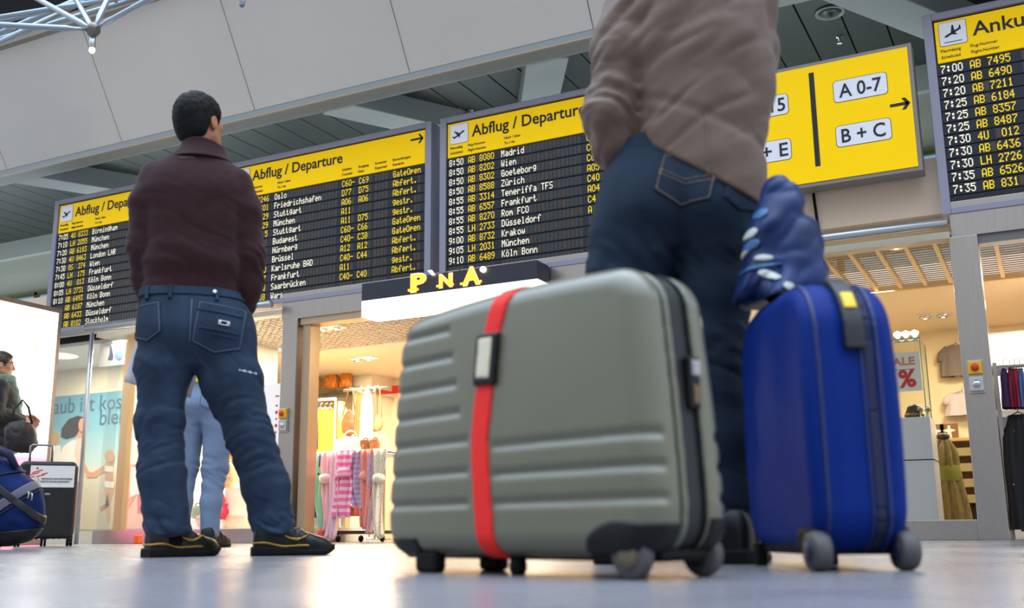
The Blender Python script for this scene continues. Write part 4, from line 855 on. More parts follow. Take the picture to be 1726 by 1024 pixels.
# ------------------------------------------------------------------ sage grey hard-shell suitcase lying on its long side
sage = mat('sage_shell', (98, 97, 79), rough=0.34, var=0.03, vscale=8, coat=0.35)
redw = mat('red_webbing', (226, 22, 12), rough=0.7, bump=0.2, bscale=500)
seal = mat('grey_gasket', (48, 48, 50), rough=0.6, spec=0.2)
og = onZ(1065, 977, 0)[:2]; Lg = onZ(735, 965, 0)[:2]; ug = (og-Lg)/np.linalg.norm(og-Lg)
gray = empty('suitcase', (og[0], og[1], 0), 'large sage grey ribbed suitcase with red strap, in front', 'suitcase', math.atan2(ug[1], ug[0]))
ROWS = [0.478, 0.421, 0.363, 0.305, 0.247, 0.187, 0.127]
def gbody(p, grooves=True):
    x, y, z = p; tz = np.clip((z-0.03)/0.52, 0, 1)
    hx = 0.378-0.036*tz**1.6; cx = -0.302; hy = 0.110-0.014*tz**1.6; cy = 0.082
    hx = hx-0.010*np.clip((0.12-z)*12, 0, 1); 
    topz = 0.548-0.018*((x-cx)/0.37)**2; h = (topz-0.035)/2; cz = (topz+0.035)/2
    r = 0.062
    bul = 0.010*(1-((x-cx)/0.37)**2)*(1-((z-0.29)/0.26)**2)
    qx = np.abs(x-cx)-(hx-r); qy = np.abs(y-cy)-(hy+bul-0.045); qz = np.abs(z-cz)-(h-r)
    # soft corners: larger radius in the face plane, tighter towards the faces
    a = np.sqrt(np.maximum(qx, 0)**2+np.maximum(qz, 0)**2)+np.minimum(np.maximum(qx, qz), 0)-r
    b = qy
    d = np.sqrt(np.maximum(a+0.045, 0)**2+np.maximum(b, 0)**2)+np.minimum(np.maximum(a+0.045, b), 0)-0.045
    if grooves:
        g = 0*x
        for i, zr in enumerate(ROWS):
            prof = np.clip(1-np.abs(z-zr-0.007)/0.012, 0, 1)
            lim = -0.45+0.016*i if i < 4 else -0.376
            mask = np.clip((lim-x)*90, 0, 1)
            g = np.maximum(g, prof*mask*np.clip((x+0.70)*40, 0, 1))
        for zr in (0.231, 0.178, 0.125):
            prof = np.clip(1-np.abs(z-zr-0.007)/0.012, 0, 1)
            g = np.maximum(g, prof*np.clip((x+0.318)*90, 0, 1)*np.clip((0.022-y)*90, 0, 1)*1.0)
            g = np.maximum(g, prof*np.clip((x+0.318)*90, 0, 1)*np.clip((y-0.150)*90, 0, 1))
        d = d+0.0075*g
    return d
def half(p, s, v): return (p[1]-v)*s
GL, GH = (-0.72, -0.09, 0.0), (0.13, 0.24, 0.58)
fs = sdf_obj('front_shell', lambda p: smax(gbody(p), half(p, 1, 0.046), 0.004), GL, GH, 0.0042, sage, gray)
sdf_obj('rear_shell', lambda p: smax(gbody(p), half(p, -1, 0.118), 0.004), GL, GH, 0.005, sage, gray)
sdf_obj('gasket', lambda p: smax(gbody(p, False)+0.006, np.abs(p[1]-0.082)-0.040, 0.002), GL, GH, 0.005, seal, gray)
sdf_obj('seam_lip', lambda p: smax(gbody(p, False)+0.001, np.abs(p[1]-0.062)-0.008, 0.002), GL, GH, 0.004, sage, gray)
sdf_obj('zip_line', lambda p: smax(gbody(p, False)-0.001, np.abs(p[1]-0.112)-0.004, 0.001), GL, GH, 0.004, darkm, gray)
def strapd(p):
    xc = np.interp(p[2], [0.03, 0.25, 0.45, 0.545], [-0.332, -0.346, -0.322, -0.295])
    return np.maximum(np.abs(gbody(p, False)-0.0015)-0.003, np.abs(p[0]-xc)-0.0255)
st = sdf_obj('luggage_strap', lambda p: smax(strapd(p), 0.0*p[0]-1, 0.001), (-0.40, -0.10, 0.0), (-0.18, 0.25, 0.58), 0.004, redw, gray)
bz = 0.405; bx = -0.326
def gb(p): return gbody(p, False)
sdf_obj('strap_buckle', lambda p: smax(np.abs(gb(p)-0.006)-0.007, box2(p, bx, 0.031, 0.355, 0.458, R(-3)), 0.004), (-0.40, -0.10, 0.32), (-0.25, 0.03, 0.5), 0.0035, blackp, st)
sdf_obj('buckle_window', lambda p: smax(np.abs(gb(p)-0.013)-0.003, box2(p, bx, 0.0195, 0.368, 0.448, R(-3)), 0.002), (-0.40, -0.10, 0.32), (-0.25, 0.03, 0.5), 0.003, mat('cream_tag', (206, 196, 168), rough=0.5), st)
def ellp(p, x, z, rx, rz): return np.sqrt(((p[0]-x)/rx)**2+((p[2]-z)/rz)**2)-1
def guard(name, reg): return sdf_obj(name, lambda p: np.maximum(smax(gb(p)-0.0045, -(gb(p)+0.012), 0.001), reg(p)), GL, GH, 0.0045, blackp, gray)
guard('corner_guard', lambda p: np.maximum(smin(ellp(p, -0.006, 0.034, 0.080, 0.062)*0.06, np.maximum(0.02-p[0], p[2]-0.092), 0.01), p[1]-0.045))
guard('corner_guard', lambda p: np.maximum(smin(ellp(p, 0.0, 0.034, 0.075, 0.062)*0.06, np.maximum(0.02-p[0], p[2]-0.10), 0.01), 0.122-p[1]))
guard('corner_guard', lambda p: np.maximum(box2(p, -0.605, 0.055, 0.0, 0.068), p[1]-0.045))
guard('corner_guard', lambda p: np.maximum(box2(p, -0.605, 0.055, 0.0, 0.068), 0.122-p[1]))
def wheel(parent, x, y, r, w, hubm, sgn=1, name='wheel'):
    prof = [(0.008, -w/2), (r*0.62, -w/2), (r*0.66, -w/2+0.002), (r*0.9, -w/2), (r, -w*0.25), (r, w*0.25), (r*0.9, w/2), (r*0.66, w/2-0.002), (r*0.62, w/2), (0.008, w/2)]
    o = MB().lathe((0, 0, 0), prof, 28, 'y').build(name, mat('wheel_grey', (74, 72, 72), rough=0.6), parent, True, (x, y, r))
    MB().lathe((0, -w/2-0.001, 0), [(0.002, -0.003), (r*0.5, -0.003), (r*0.56, 0.002)], 20, 'y').build('hub', hubm, o, True)
    return o
wheel(gray, 0.006, -0.002, 0.039, 0.026, mat('hub_tan', (96, 86, 66), rough=0.5)); wheel(gray, 0.02, 0.165, 0.039, 0.026, seal)
for y in (-0.005, 0.165):
    MB().box((-0.575, y-0.012, 0.0), (-0.505, y+0.02, 0.045)).build('foot', darkm, gray, bevel=0.01)
MB().lathe((-0.30, 0.02, 0), [(0.012, 0), (0.018, 0.012), (0.014, 0.045)], 14).build('foot', darkm, gray, smooth=True)
MB().box((-0.66, 0.02, 0.028), (0.05, 0.145, 0.05)).build('undertray', darkm, gray, bevel=0.01)
lk = MB().box((0.052, 0.088, 0.285), (0.070, 0.118, 0.375)).build('lock_plate', blackp, gray, bevel=0.004)
MB().box((0.066, 0.092, 0.34), (0.076, 0.114, 0.368)).build('latch', metal_s, lk, bevel=0.003)
MB().box((0.066, 0.096, 0.292), (0.074, 0.110, 0.325)).build('dial', mat('dial_bronze', (120, 96, 70), rough=0.4, metal=0.5), lk, bevel=0.002)
m = MB(); m.tube([(0.058, 0.10, 0.375), (0.085, 0.10, 0.39), (0.085, 0.10, 0.45), (0.05, 0.10, 0.465)], 0.008, 10)
# ------------------------------------------------------------------ blue soft-shell suitcase
blue = mat('royal_blue_fabric', (2, 37, 112), rough=0.55, spec=0.12, var=0.08, vscale=30, bump=0.25, bscale=600)
bluep = mat('blue_piping', (12, 30, 88), rough=0.5); 
ob = onZ(1395, 964, 0)[:2]; yb = R(31)
bl = empty('suitcase', (ob[0], ob[1], 0), 'royal blue upright suitcase with grey wheels beside the jacketed person', 'suitcase', yb)
BLN, BTH = 0.46, 0.165
def bbody(p):
    x, y, z = p; cy = BLN/2; cx = 0.082
    hx = BTH/2+0.006+0.010*(1-((z-0.3)/0.3)**2); hy = BLN/2-0.018*np.clip((z-0.3)/0.3, 0, 1)**2
    topz = 0.575-0.10*((y-cy)/0.28)**4*0.5; r = 0.085
    h = (topz-0.035)/2; cz = (topz+0.035)/2
    qx = np.abs(x-cx)-(hx-0.035); qy = np.abs(y-cy)-(hy-r); qz = np.abs(z-cz)-(h-r)
    a = np.sqrt(np.maximum(qy, 0)**2+np.maximum(qz, 0)**2)+np.minimum(np.maximum(qy, qz), 0)-r
    d = np.sqrt(np.maximum(a+0.035, 0)**2+np.maximum(qx, 0)**2)+np.minimum(np.maximum(a+0.035, qx), 0)-0.035
    return d
BL_, BHh = (-0.06, -0.05, 0.0), (0.24, 0.56, 0.62)
sdf_obj('shell', lambda p: bbody(p)-0.003*np.clip(1-np.abs(p[0]-0.045)/0.02, 0, 1)+0.004*np.clip(1-np.abs(p[0]-0.118)/0.008, 0, 1), BL_, BHh, 0.005, blue, bl)
for xx in (0.012, 0.098, 0.132):
    sdf_obj('piping', lambda p, xx=xx: np.maximum(np.abs(bbody(p)-0.001)-0.0035, np.abs(p[0]-xx)-0.0045), BL_, BHh, 0.004, bluep, bl)
sdf_obj('zip_tape', lambda p: np.maximum(np.abs(bbody(p))-0.002, np.abs(p[0]-0.115)-0.012), BL_, BHh, 0.004, mat('navy_tape', (10, 20, 58), rough=0.7), bl)
hdl = sdf_obj('carry_handle', lambda p: np.maximum(np.maximum(np.abs(bbody(p)-0.008)-0.009, np.abs(p[0]-0.085)-0.020), np.abs(p[1]-0.035-0.0)-0.055-0*p[2])+np.where(p[2] < 0.42, 1.0, 0.0), (0.03, -0.06, 0.40), (0.14, 0.12, 0.62), 0.004, mat('handle_dark', (22, 26, 34), rough=0.5), bl)
sdf_obj('yellow_tag', lambda p: np.maximum(np.maximum(np.abs(bbody(p)-0.017)-0.004, np.abs(p[0]-0.085)-0.013), np.abs(p[2]-0.525)-0.018)+np.where(p[1] > 0.1, 1.0, 0.0), (0.03, -0.06, 0.46), (0.14, 0.12, 0.60), 0.003, mat('tag_yellow', (236, 190, 20), rough=0.5), hdl)
def bwheel(x, y):
    w = wheel(bl, 0, 0, 0.038, 0.036, mat('hub_navy', (14, 20, 60), rough=0.5)); w.rotation_euler.z = R(-90); w.location = (x, y, 0.038); return w
bwheel(-0.005, 0.03); bwheel(0.166, 0.03)
for xx in (-0.002, 0.16):
    MB().box((xx-0.02, 0.025, 0.03), (xx+0.024, 0.11, 0.085)).build('wheel_housing', darkm, bl, bevel=0.015)
    MB().box((xx-0.012, 0.39, 0.0), (xx+0.012, 0.42, 0.05)).build('foot', darkm, bl, bevel=0.004)
MB().box((0.0, 0.06, 0.03), (0.165, 0.42, 0.05)).build('undertray', darkm, bl, bevel=0.008)
# ------------------------------------------------------------------ dark blue printed plastic bag on top of the blue case
pb = mat('navy_plastic_bag', (8, 36, 84), rough=0.42, spec=0.25, var=0.5, vscale=9, bump=0.3, bscale=40)
bo = np.array([ob[0], ob[1], 0.0])+np.array([math.cos(yb)*0.045-math.sin(yb)*0.345, math.sin(yb)*0.045+math.cos(yb)*0.345, 0.578])
def bag(p):
    x, y, z = p[0], p[1], p[2]/1.24
    t = np.clip(z/0.26, 0, 1)
    cx = 0.01+0.02*t; rx = np.interp(t, [0, 0.25, 0.5, 0.8, 1], [0.098, 0.094, 0.080, 0.052, 0.034]); ry = np.interp(t, [0, 0.3, 1], [0.12, 0.11, 0.04])
    d = (((np.abs((x-cx)/rx))**2.4+(np.abs((y-0.0)/ry))**2.4)**(1/2.4)-1)*0.05
    d = smax(d, np.maximum(-z+0.003, z-0.255), 0.03)
    return d-0.022*(np.abs(vnoise(x*8+z*7, y*7, z*13-x*9, 5))-0.3)-0.006*(np.abs(vnoise(x*20-z*14, y*18, z*26, 8))-0.3)
rb = R(15)
bagroot = empty('plastic_bag', tuple(bo), 'crumpled navy plastic bag with white print standing on the blue suitcase', 'bag', rb)
bb = sdf_obj('sack', bag, (-0.14, -0.16, 0.0), (0.16, 0.16, 0.37), 0.004, pb, bagroot)
bw = mat('print_white', (176, 178, 172), rough=0.4); bc_ = mat('print_light_blue', (44, 92, 140), rough=0.4)
for i, (x, z, rx, rz, ro, mm) in enumerate(((-0.045, 0.165, 0.017, 0.012, 20, bw), (-0.02, 0.098, 0.022, 0.008, -8, bw), (-0.01, 0.055, 0.027, 0.010, -22, bw), (0.03, 0.022, 0.013, 0.011, 0, bw), (-0.02, 0.212, 0.018, 0.013, 12, bc_), (-0.045, 0.135, 0.02, 0.012, 12, bc_), (-0.03, 0.078, 0.05, 0.005, 4, bc_), (-0.07, 0.12, 0.022, 0.007, 20, bw))):
    c, s_ = math.cos(R(ro)), math.sin(R(ro))
    sdf_obj('printed_mark', lambda p: np.maximum(np.abs(bag(p))-0.003, np.maximum((np.sqrt(((c*(p[0]-x)+s_*(p[2]-z))/rx)**2+((-s_*(p[0]-x)+c*(p[2]-z))/rz)**2)-1)*0.01, p[1]+0.01)), (x-0.06, -0.16, z-0.04), (x+0.06, 0.0, z+0.04), 0.003, mm, bb, relax=0)
# ------------------------------------------------------------------ left edge: black case, rucksack on wheels, woman, light box
bk = onZ(72, 920, 0); blk = mat('black_ribbed_case', (24, 22, 24), rough=0.42, bump=0.2, bscale=80)
rbk = R(51)
case = empty('suitcase', (float(bk[0]), float(bk[1]), 0), 'black hard case with white sticker standing by the light box', 'suitcase', rbk)
W_, H_, D_ = 0.215, 0.60, 0.13
def cbody(p):
    qx = np.abs(p[0])-(W_-0.05); qz = np.abs(p[2]-0.06-H_/2)-(H_/2-0.05); qy = np.abs(p[1]-0.0)-(D_-0.03)
    a = np.sqrt(np.maximum(qx, 0)**2+np.maximum(qz, 0)**2)+np.minimum(np.maximum(qx, qz), 0)-0.05
    d = np.sqrt(np.maximum(a+0.03, 0)**2+np.maximum(qy, 0)**2)+np.minimum(np.maximum(a+0.03, qy), 0)-0.03
    return d+0.002*np.clip(np.sin(p[0]*150)*3, -1, 1)*np.clip((W_-0.05-np.abs(p[0]))*40, 0, 1)*np.clip((0.42-p[2])*40, 0, 1)*(p[1] < 0)
sdf_obj('shell', cbody, (-0.26, -0.17, 0.03), (0.26, 0.17, 0.70), 0.006, blk, case)
sdf_obj('rim', lambda p: np.maximum(np.abs(cbody(p))-0.004, np.abs(p[1]+0.035)-0.012), (-0.26, -0.17, 0.03), (0.26, 0.17, 0.70), 0.006, mat('case_rim', (44, 42, 44), rough=0.4), case)
MB().box((-0.02, -0.137, 0.395), (0.02, -0.128, 0.41)).build('badge', metal_s, case, bevel=0.002)
stk = MB().box((-0.135, -0.1335, 0.455), (0.19, -0.1315, 0.625)).build('sticker', white, case)
rd = mat('logo_red', (214, 52, 36), rough=0.5); m = MB()
for x, z, l, a in ((-0.115, 0.555, 0.09, 18), (-0.085, 0.578, 0.075, 18), (-0.13, 0.530, 0.06, 18), (-0.06, 0.545, 0.06, 18), (-0.145, 0.507, 0.03, 18), (-0.10, 0.512, 0.035, 60), (-0.072, 0.515, 0.032, 110), (-0.03, 0.56, 0.04, 18)):
    m.prism([(x-l/2*math.cos(R(a))-0.004, z-l/2*math.sin(R(a))-0.004), (x+l/2*math.cos(R(a)), z+l/2*math.sin(R(a))-0.004), (x+l/2*math.cos(R(a))+0.003, z+l/2*math.sin(R(a))+0.006), (x-l/2*math.cos(R(a)), z-l/2*math.sin(R(a))+0.006)], -0.001)
m.prism([(-0.085+0.009*math.cos(t), 0.603+0.009*math.sin(t)) for t in np.arange(0, 6.2, 0.6)], -0.001)
m.build('emblem', rd, stk).location.y = -0.1337
m = MB(); put_text(m, 'MEDECINS SANS FRONTIERES', -0.05, 0.515, -0.1336, width=0.225, height=0.013); put_text(m, 'ÄRZTE OHNE GRENZEN', -0.06, 0.493, -0.1336, width=0.215, height=0.013); m.build('sticker_lettering', ink, stk)
tg = MB().tube([(-0.15, 0.06, 0.64), (-0.15, 0.06, 0.79), (-0.135, 0.06, 0.80), (0.0, 0.06, 0.80), (0.015, 0.06, 0.79), (0.015, 0.06, 0.64)], 0.010, 10).build('telescopic_handle', mat('handle_silver', (150, 146, 146), rough=0.35, metal=0.6), case, True)
for x in (-0.19, 0.0, 0.19):
    for y in ((-0.09, 0.09) if x else (-0.09,)):
        w = empty('caster', (0, 0, 0), None, None); w.parent = case; del_ = None
        w.location = (x, y, 0)
        MB().box((-0.022, -0.02, 0.05), (0.022, 0.02, 0.085)).build('fork', seal, w, bevel=0.006)
        for s in (-0.012, 0.012): MB().lathe((s, 0, 0.027), [(0.004, -0.009), (0.024, -0.009), (0.027, -0.004), (0.027, 0.004), (0.024, 0.009), (0.004, 0.009)], 16, 'x').build('roller', darkm, w, True)
# rolling rucksack
nb = mat('rucksack_blue', (14, 34, 84), rough=0.7, spec=0.15, var=0.15, vscale=20, bump=0.3, bscale=300); ng = mat('rucksack_grey', (96, 92, 104), rough=0.65, bump=0.3, bscale=300); nk = mat('rucksack_black', (18, 18, 22), rough=0.6)
rp_ = onZ(-10, 926, 0)
ruck = empty('rucksack', tuple(rp_), 'blue and grey wheeled rucksack leaning at the left edge before the black case', 'rucksack', R(40))
def rk(p):
    x, y, z = p; z0 = z-0.30; xx = x+0.25*z0
    d = ((np.abs(xx/0.20)**2.6+np.abs(y/0.15)**2.6+np.abs(z0/0.26)**2.6)**(1/2.6)-1)*0.15
    d = smin(d, ((np.abs((x-0.12+0.1*z0)/0.15)**2.4+np.abs((y+0.05)/0.12)**2.4+np.abs((z-0.25)/0.19)**2.4)**(1/2.4)-1)*0.11, 0.02)
    return d-0.008*(np.abs(vnoise(x*12, y*12, z*12, 3))-0.3)
rl, rh = (-0.36, -0.24, 0.0), (0.34, 0.2, 0.62)
rk0 = sdf_obj('pack', rk, rl, rh, 0.006, nb, ruck)
def band(name, reg, t, m_): return sdf_obj(name, lambda p: np.maximum(np.abs(rk(p)-t/2)-t/2-0.001, reg(p)), rl, rh, 0.0055, m_, ruck)
band('grey_panel', lambda p: np.abs(p[2]-0.27-0.72*(p[0]-0.06))-0.036, 0.006, ng)
band('black_strap', lambda p: np.abs(p[2]-0.40+0.75*(p[0]+0.02))-0.028, 0.010, nk)
band('zip_line', lambda p: np.abs(p[2]-0.215-0.72*(p[0]-0.06))-0.006, 0.008, nk)
band('top_zip', lambda p: np.abs(p[2]-0.44-0.25*p[0])-0.006, 0.006, nk)
band('base_cover', lambda p: p[2]-0.10-0.1*p[0], 0.008, nk)
band('top_panel', lambda p: np.maximum(0.47-p[2], p[0]+0.02), 0.006, ng)
for x, z in ((0.195, 0.345), (0.215, 0.335)): MB().tube([(x, -0.175, z), (x+0.012, -0.19, z-0.01), (x+0.012, -0.19, z-0.04), (x, -0.178, z-0.045)], 0.005, 8).build('zip_pull', metal_s, ruck, True)
MB().tube([(-0.30, -0.02, 0.50), (-0.2, -0.10, 0.60), (-0.04, -0.12, 0.615), (0.06, -0.10, 0.57), (0.10, -0.08, 0.49)], [0.018, 0.024, 0.026, 0.026, 0.02], 12).build('grab_handle', mat('handle_navy', (22, 32, 66), rough=0.6), ruck, True)
for y in (-0.1, 0.1): MB().lathe((-0.02, y, 0.045), [(0.006, -0.015), (0.04, -0.015), (0.045, -0.006), (0.045, 0.006), (0.04, 0.015), (0.006, 0.015)], 20, 'y').build('wheel', darkm, ruck, True)
# light box
lt = onD(106, 521, 10.3); zt_ = float(lt[2]); l2 = onZ(0, 497, zt_); dv = (l2-lt)[:2]; dv = dv/np.linalg.norm(dv)
lb = empty('light_box', (float(lt[0]), float(lt[1]), 0), 'tall glowing white information panel with pink foot behind the woman', 'light box', math.atan2(-dv[1], -dv[0]))
Wl = 1.4
MB().box((-Wl, 0, 0), (0, 0.16, zt_)).build('frame', mat('lightbox_frame', (150, 130, 116), rough=0.4, metal=0.3), lb, bevel=0.006)
lbm = mat('lightbox_white', (255, 255, 255), emit=1.9, ecol=(255, 252, 246)); MB().box((-Wl+0.05, -0.006, 0.80), (-0.05, 0.004, zt_-0.05)).build('lit_panel', lbm, lb)
MB().box((-Wl+0.05, -0.006, 0.05), (-0.05, 0.004, 0.80)).build('pink_panel', mat('lightbox_pink', (246, 120, 160), emit=1.0, ecol=(246, 150, 180)), lb)
m = MB(); put_text(m, 'i', -0.30, zt_-0.48, -0.0065, height=0.15, bold=0.02); m.build('information_mark', mat('pale_yellow_ink', (250, 232, 150), emit=0.9, ecol=(255, 240, 170)), lb)
m = MB(); arrow(m, -0.86, zt_-0.42, 0.2, 0.016); o = m.build('arrow', mat('pale_pink_ink', (250, 190, 190), emit=0.9, ecol=(255, 205, 205)), lb); o.location.y = -0.0068
# woman at the left edge, facing right, holding her hands before her
ow_, rw_ = frame_of(onZ(10, 592, 1.655))
SW = 0.0
hcw = (-0.02, 0.0, 1.535); 
woolk = mat('black_wool_coat', (24, 22, 26), rough=0.8, sheen=0.2)
AR = [(-0.02, -0.17, 1.33, 0.055), (-0.03, -0.20, 1.10, 0.05), (0.16, -0.09, 1.055, 0.038), (0.20, -0.05, 1.06, 0.028)]
AL = [(-0.02, 0.17, 1.33, 0.055), (-0.03, 0.20, 1.10, 0.05), (0.16, 0.06, 1.07, 0.038), (0.20, 0.02, 1.085, 0.028)]
TW = [(0.78, 0, 0, 0.10, 0.15), (0.9, -0.01, 0, 0.115, 0.17), (1.06, 0.0, 0, 0.095, 0.135), (1.2, 0.01, 0, 0.115, 0.155), (1.33, -0.01, 0, 0.10, 0.165), (1.39, -0.015, 0, 0.075, 0.11), (1.43, -0.02, 0, 0.05, 0.055)]
def legw(s): return [(0, s*0.085, 0.85, 0.10), (0.01, s*0.085, 0.48, 0.066), (-0.01, s*0.085, 0.08, 0.045)]
def bodyw(p):
    d = smin(head_d(head_q(p, hcw, R(-90), R(-4), 0.95)), zloft(p, TW), 0.02)
    for a in (AR, AL, legw(1), legw(-1)): d = smin(d, chain(p, a, 0.02), 0.025)
    for s in (1, -1): d = smin(d, cap(p, (0, s*0.085, 0.06), (0.13, s*0.09, 0.035), 0.036, 0.026), 0.02)
    return hands_d(p, hand_pts((0.20, -0.05, 1.06), (0.75, 0.25, -0.6), (-0.5, 0.3, -0.7), (0.3, 0.8, 0.4), 0.55, 0.92)+hand_pts((0.205, 0.02, 1.085), (0.85, -0.35, -0.35), (-0.3, -0.6, -0.6), (0.3, -0.3, 0.9), 0.5, 0.92), d)
wom = sdf_obj('person', bodyw, (-0.2, -0.32, 0), (0.42, 0.32, 1.66), 0.005, skin, None, tuple(ow_), rw_)
tag(wom, 'smiling person with glasses, dark coat and green scarf at the left edge', 'person')
def hairw(p): 
    q = head_q(p, hcw, R(-90), R(-4), 0.95); return smin(hair_d(q, 0.014, -0.06), ell(q, (0, -0.115, -0.005), (0.035, 0.035, 0.035)), 0.02)
sdf_obj('hair', hairw, (-0.2, -0.14, 1.4), (0.16, 0.14, 1.68), 0.005, hairb, wom)
def coatw(p):
    d = zloft(p, [(0.74, 0.0, 0, 0.125, 0.17)]+[(z, a, b, c+0.02, e+0.02) for z, a, b, c, e in TW[1:6]], 2.2)
    for a in (AR, AL): d = smin(d, chain(p, [(*q[:3], q[3]+0.014) for q in a[:3]], 0.02), 0.02)
    return d+fold(p, 0.006, 70, 0.3, 0.3, 1.0)
sdf_obj('coat', coatw, (-0.22, -0.32, 0.7), (0.26, 0.32, 1.48), 0.006, woolk, wom)
sdf_obj('trousers', lambda p: smin(chain(p, [(*q[:3], q[3]+0.014) for q in legw(1)], .02), chain(p, [(*q[:3], q[3]+0.014) for q in legw(-1)], .02), 0.01)+fold(p, 0.004, 80, 0.2, 0.2, 1.0), (-0.2, -0.25, 0.02), (0.2, 0.25, 0.98), 0.007, mat('black_trousers', (26, 26, 32), rough=0.7), wom)
def scarfw(p):
    d = smin(np.abs(np.sqrt((p[0]+0.01)**2+(p[1])**2)-0.085)-0.026, 1.0, 0.001); d = smax(d, np.abs(p[2]-1.40)-0.045, 0.02)
    d = smin(d, chain(p, [(0.07, -0.06, 1.39, 0.032), (0.125, -0.05, 1.2, 0.040), (0.135, -0.05, 0.98, 0.044), (0.125, -0.05, 0.80, 0.044)], 0.02), 0.02)
    return d+fold(p, 0.006, 70, 2.5, 0.3, 1.0)
sdf_obj('scarf', scarfw, (-0.16, -0.18, 0.72), (0.22, 0.16, 1.48), 0.006, mat('green_scarf', (112, 138, 118), rough=0.8), wom)
gl_ = MB()
gl_.tube([(0.062+0.0, -0.088, 1.548), (-0.01, -0.082, 1.55)], 0.0025, 6)
for s in (1, -1): gl_.tube([(0.083, s*0.03+0.022*math.cos(t), 1.545+0.017*math.sin(t)) for t in np.linspace(0, 6.283, 17)[:-1]], 0.0025, 6, closed=True)
gl_.tube([(0.062, 0.088, 1.548), (-0.01, 0.082, 1.55)], 0.0025, 6).tube([(0.083, -0.055, 1.548), (0.06, -0.085, 1.549)], 0.0025, 6).tube([(0.083, 0.055, 1.548), (0.06, 0.085, 1.549)], 0.0025, 6).tube([(0.084, -0.008, 1.548), (0.084, 0.008, 1.548)], 0.0025, 6)
gl_.build('spectacles', blackp, wom, True)
hb = empty('shoulder_bag', tuple(onP(37, 762, ow_+0.27*np.array([math.sin(rw_), -math.cos(rw_), 0]), [math.sin(-rw_), math.cos(rw_), 0])), 'soft dark shoulder bag hanging at the left edge person\'s elbow', 'bag', rw_)
sdf_obj('pouch', lambda p: ((np.abs((p[0]+0.15*p[2])/0.13)**2.4+np.abs(p[1]/0.06)**2.4+np.abs((p[2]-0.13)/0.14)**2.4)**(1/2.4)-1)*0.06-0.008*(np.abs(vnoise(p[0]*16, p[1]*16, p[2]*16, 4))-0.3), (-0.2, -0.1, -0.04), (0.2, 0.1, 0.32), 0.006, mat('bag_dark_brown', (38, 30, 32), rough=0.5), hb)
MB().tube([(-0.1, 0, 0.22), (-0.09, 0.0, 0.36), (-0.03, 0.0, 0.44), (0.02, 0.0, 0.38), (0.06, 0, 0.24)], 0.010, 8).build('strap', mat('bag_strap', (30, 26, 28), rough=0.5), hb, True)
# ------------------------------------------------------------------ things in and on the shops
def at(px, py, Y): return tuple(float(v) for v in onY(px, py, Y))
# emergency stop boxes on the pillars
for (px, py, lb) in ((479, 706, 'yellow emergency stop with key switch on the left steel pillar'), (1645, 632, 'yellow emergency stop with key switch on the right steel pillar')):
    c = at(px, py, WY-0.03); r = empty('door_switch', c, lb, 'switch')
    MB().box((-0.05, -0.012, -0.12), (0.05, 0, 0.10)).build('backplate', steel, r, bevel=0.004)
    yb_ = MB().box((-0.042, -0.035, 0.005), (0.042, -0.012, 0.09)).build('yellow_housing', mat('safety_yellow', (232, 178, 20), rough=0.4), r, bevel=0.006)
    MB().lathe((0, -0.035, 0.047), [(0.002, -0.024), (0.020, -0.022), (0.025, -0.012), (0.015, -0.008), (0.015, 0.0)], 18, 'y').build('red_button', mat('safety_red', (206, 40, 26), rough=0.35), yb_, True)
    kb = MB().box((-0.042, -0.03, -0.105), (0.042, -0.012, -0.01)).build('key_housing', mat('switch_grey', (186, 184, 180), rough=0.4), r, bevel=0.006)
    MB().lathe((0, -0.03, -0.057), [(0.002, -0.012), (0.022, -0.010), (0.024, 0.0)], 18, 'y').box((-0.004, -0.052, -0.075), (0.004, -0.04, -0.039)).build('key_knob', chrome, kb, True)
# travel shop: beach poster on the back wall
TY = 8.99
pa = at(85, 648, TY); 
root = empty('beach_poster', (-9.7, TY, 0.15), 'large beach family poster on the travel shop wall behind glass', 'poster')
MP = Matrix.Translation((9.7, -TY, -0.15))
sea = bpy.data.materials.new('poster_sky_to_sand'); sea.use_nodes = True
n = sea.node_tree.nodes; L = sea.node_tree.links; t = n.new('ShaderNodeTexCoord'); s_ = n.new('ShaderNodeSeparateXYZ'); rr = n.new('ShaderNodeValToRGB')
L.new(t.outputs['Object'], s_.inputs[0]); mr = n.new('ShaderNodeMapRange'); mr.inputs[1].default_value = 0; mr.inputs[2].default_value = 1.62; L.new(s_.outputs['Z'], mr.inputs[0]); L.new(mr.outputs[0], rr.inputs[0]); L.new(rr.outputs[0], n['Principled BSDF'].inputs['Base Color'])
rr.color_ramp.elements[0].color = lin(196, 180, 150); rr.color_ramp.elements[1].color = lin(96, 156, 178)
for ps, c in ((0.30, (206, 192, 164)), (0.42, (216, 212, 194)), (0.52, (178, 204, 206)), (0.75, (118, 172, 190))): q = rr.color_ramp.elements.new(ps); q.color = lin(*c)
ps_ = MB().box((-12.0, TY, 0.15), (-7.7, TY+0.008, 1.78), MP).build('print', sea, root)
wv = MB()
ink2 = mat('poster_text_blue', (52, 92, 120), rough=0.6)
a = at(70, 690, TY-0.004); b_ = at(245, 688, TY-0.004)
m = MB(); put_text(m, 'Urlaub ist kostbar', float(at(58, 690, TY)[0]), at(180, 690, TY)[2], TY-0.003, width=at(252, 690, TY)[0]-at(58, 690, TY)[0], M=MP)
put_text(m, 'bleiben', at(168, 716, TY)[0], at(168, 716, TY)[2], TY-0.003, width=at(246, 716, TY)[0]-at(168, 716, TY)[0], M=MP); m.build('slogan', ink2, root)
def poly_px(nm, pts, mm, dy=0.0):
    m = MB(); q = [at(x, y, TY) for x, y in pts]; m.prism([(a_[0]+9.7, a_[2]-0.15) for a_ in q], -0.003, Matrix.Translation((0, -0.002-dy, 0))); return m.build(nm, mm, root)
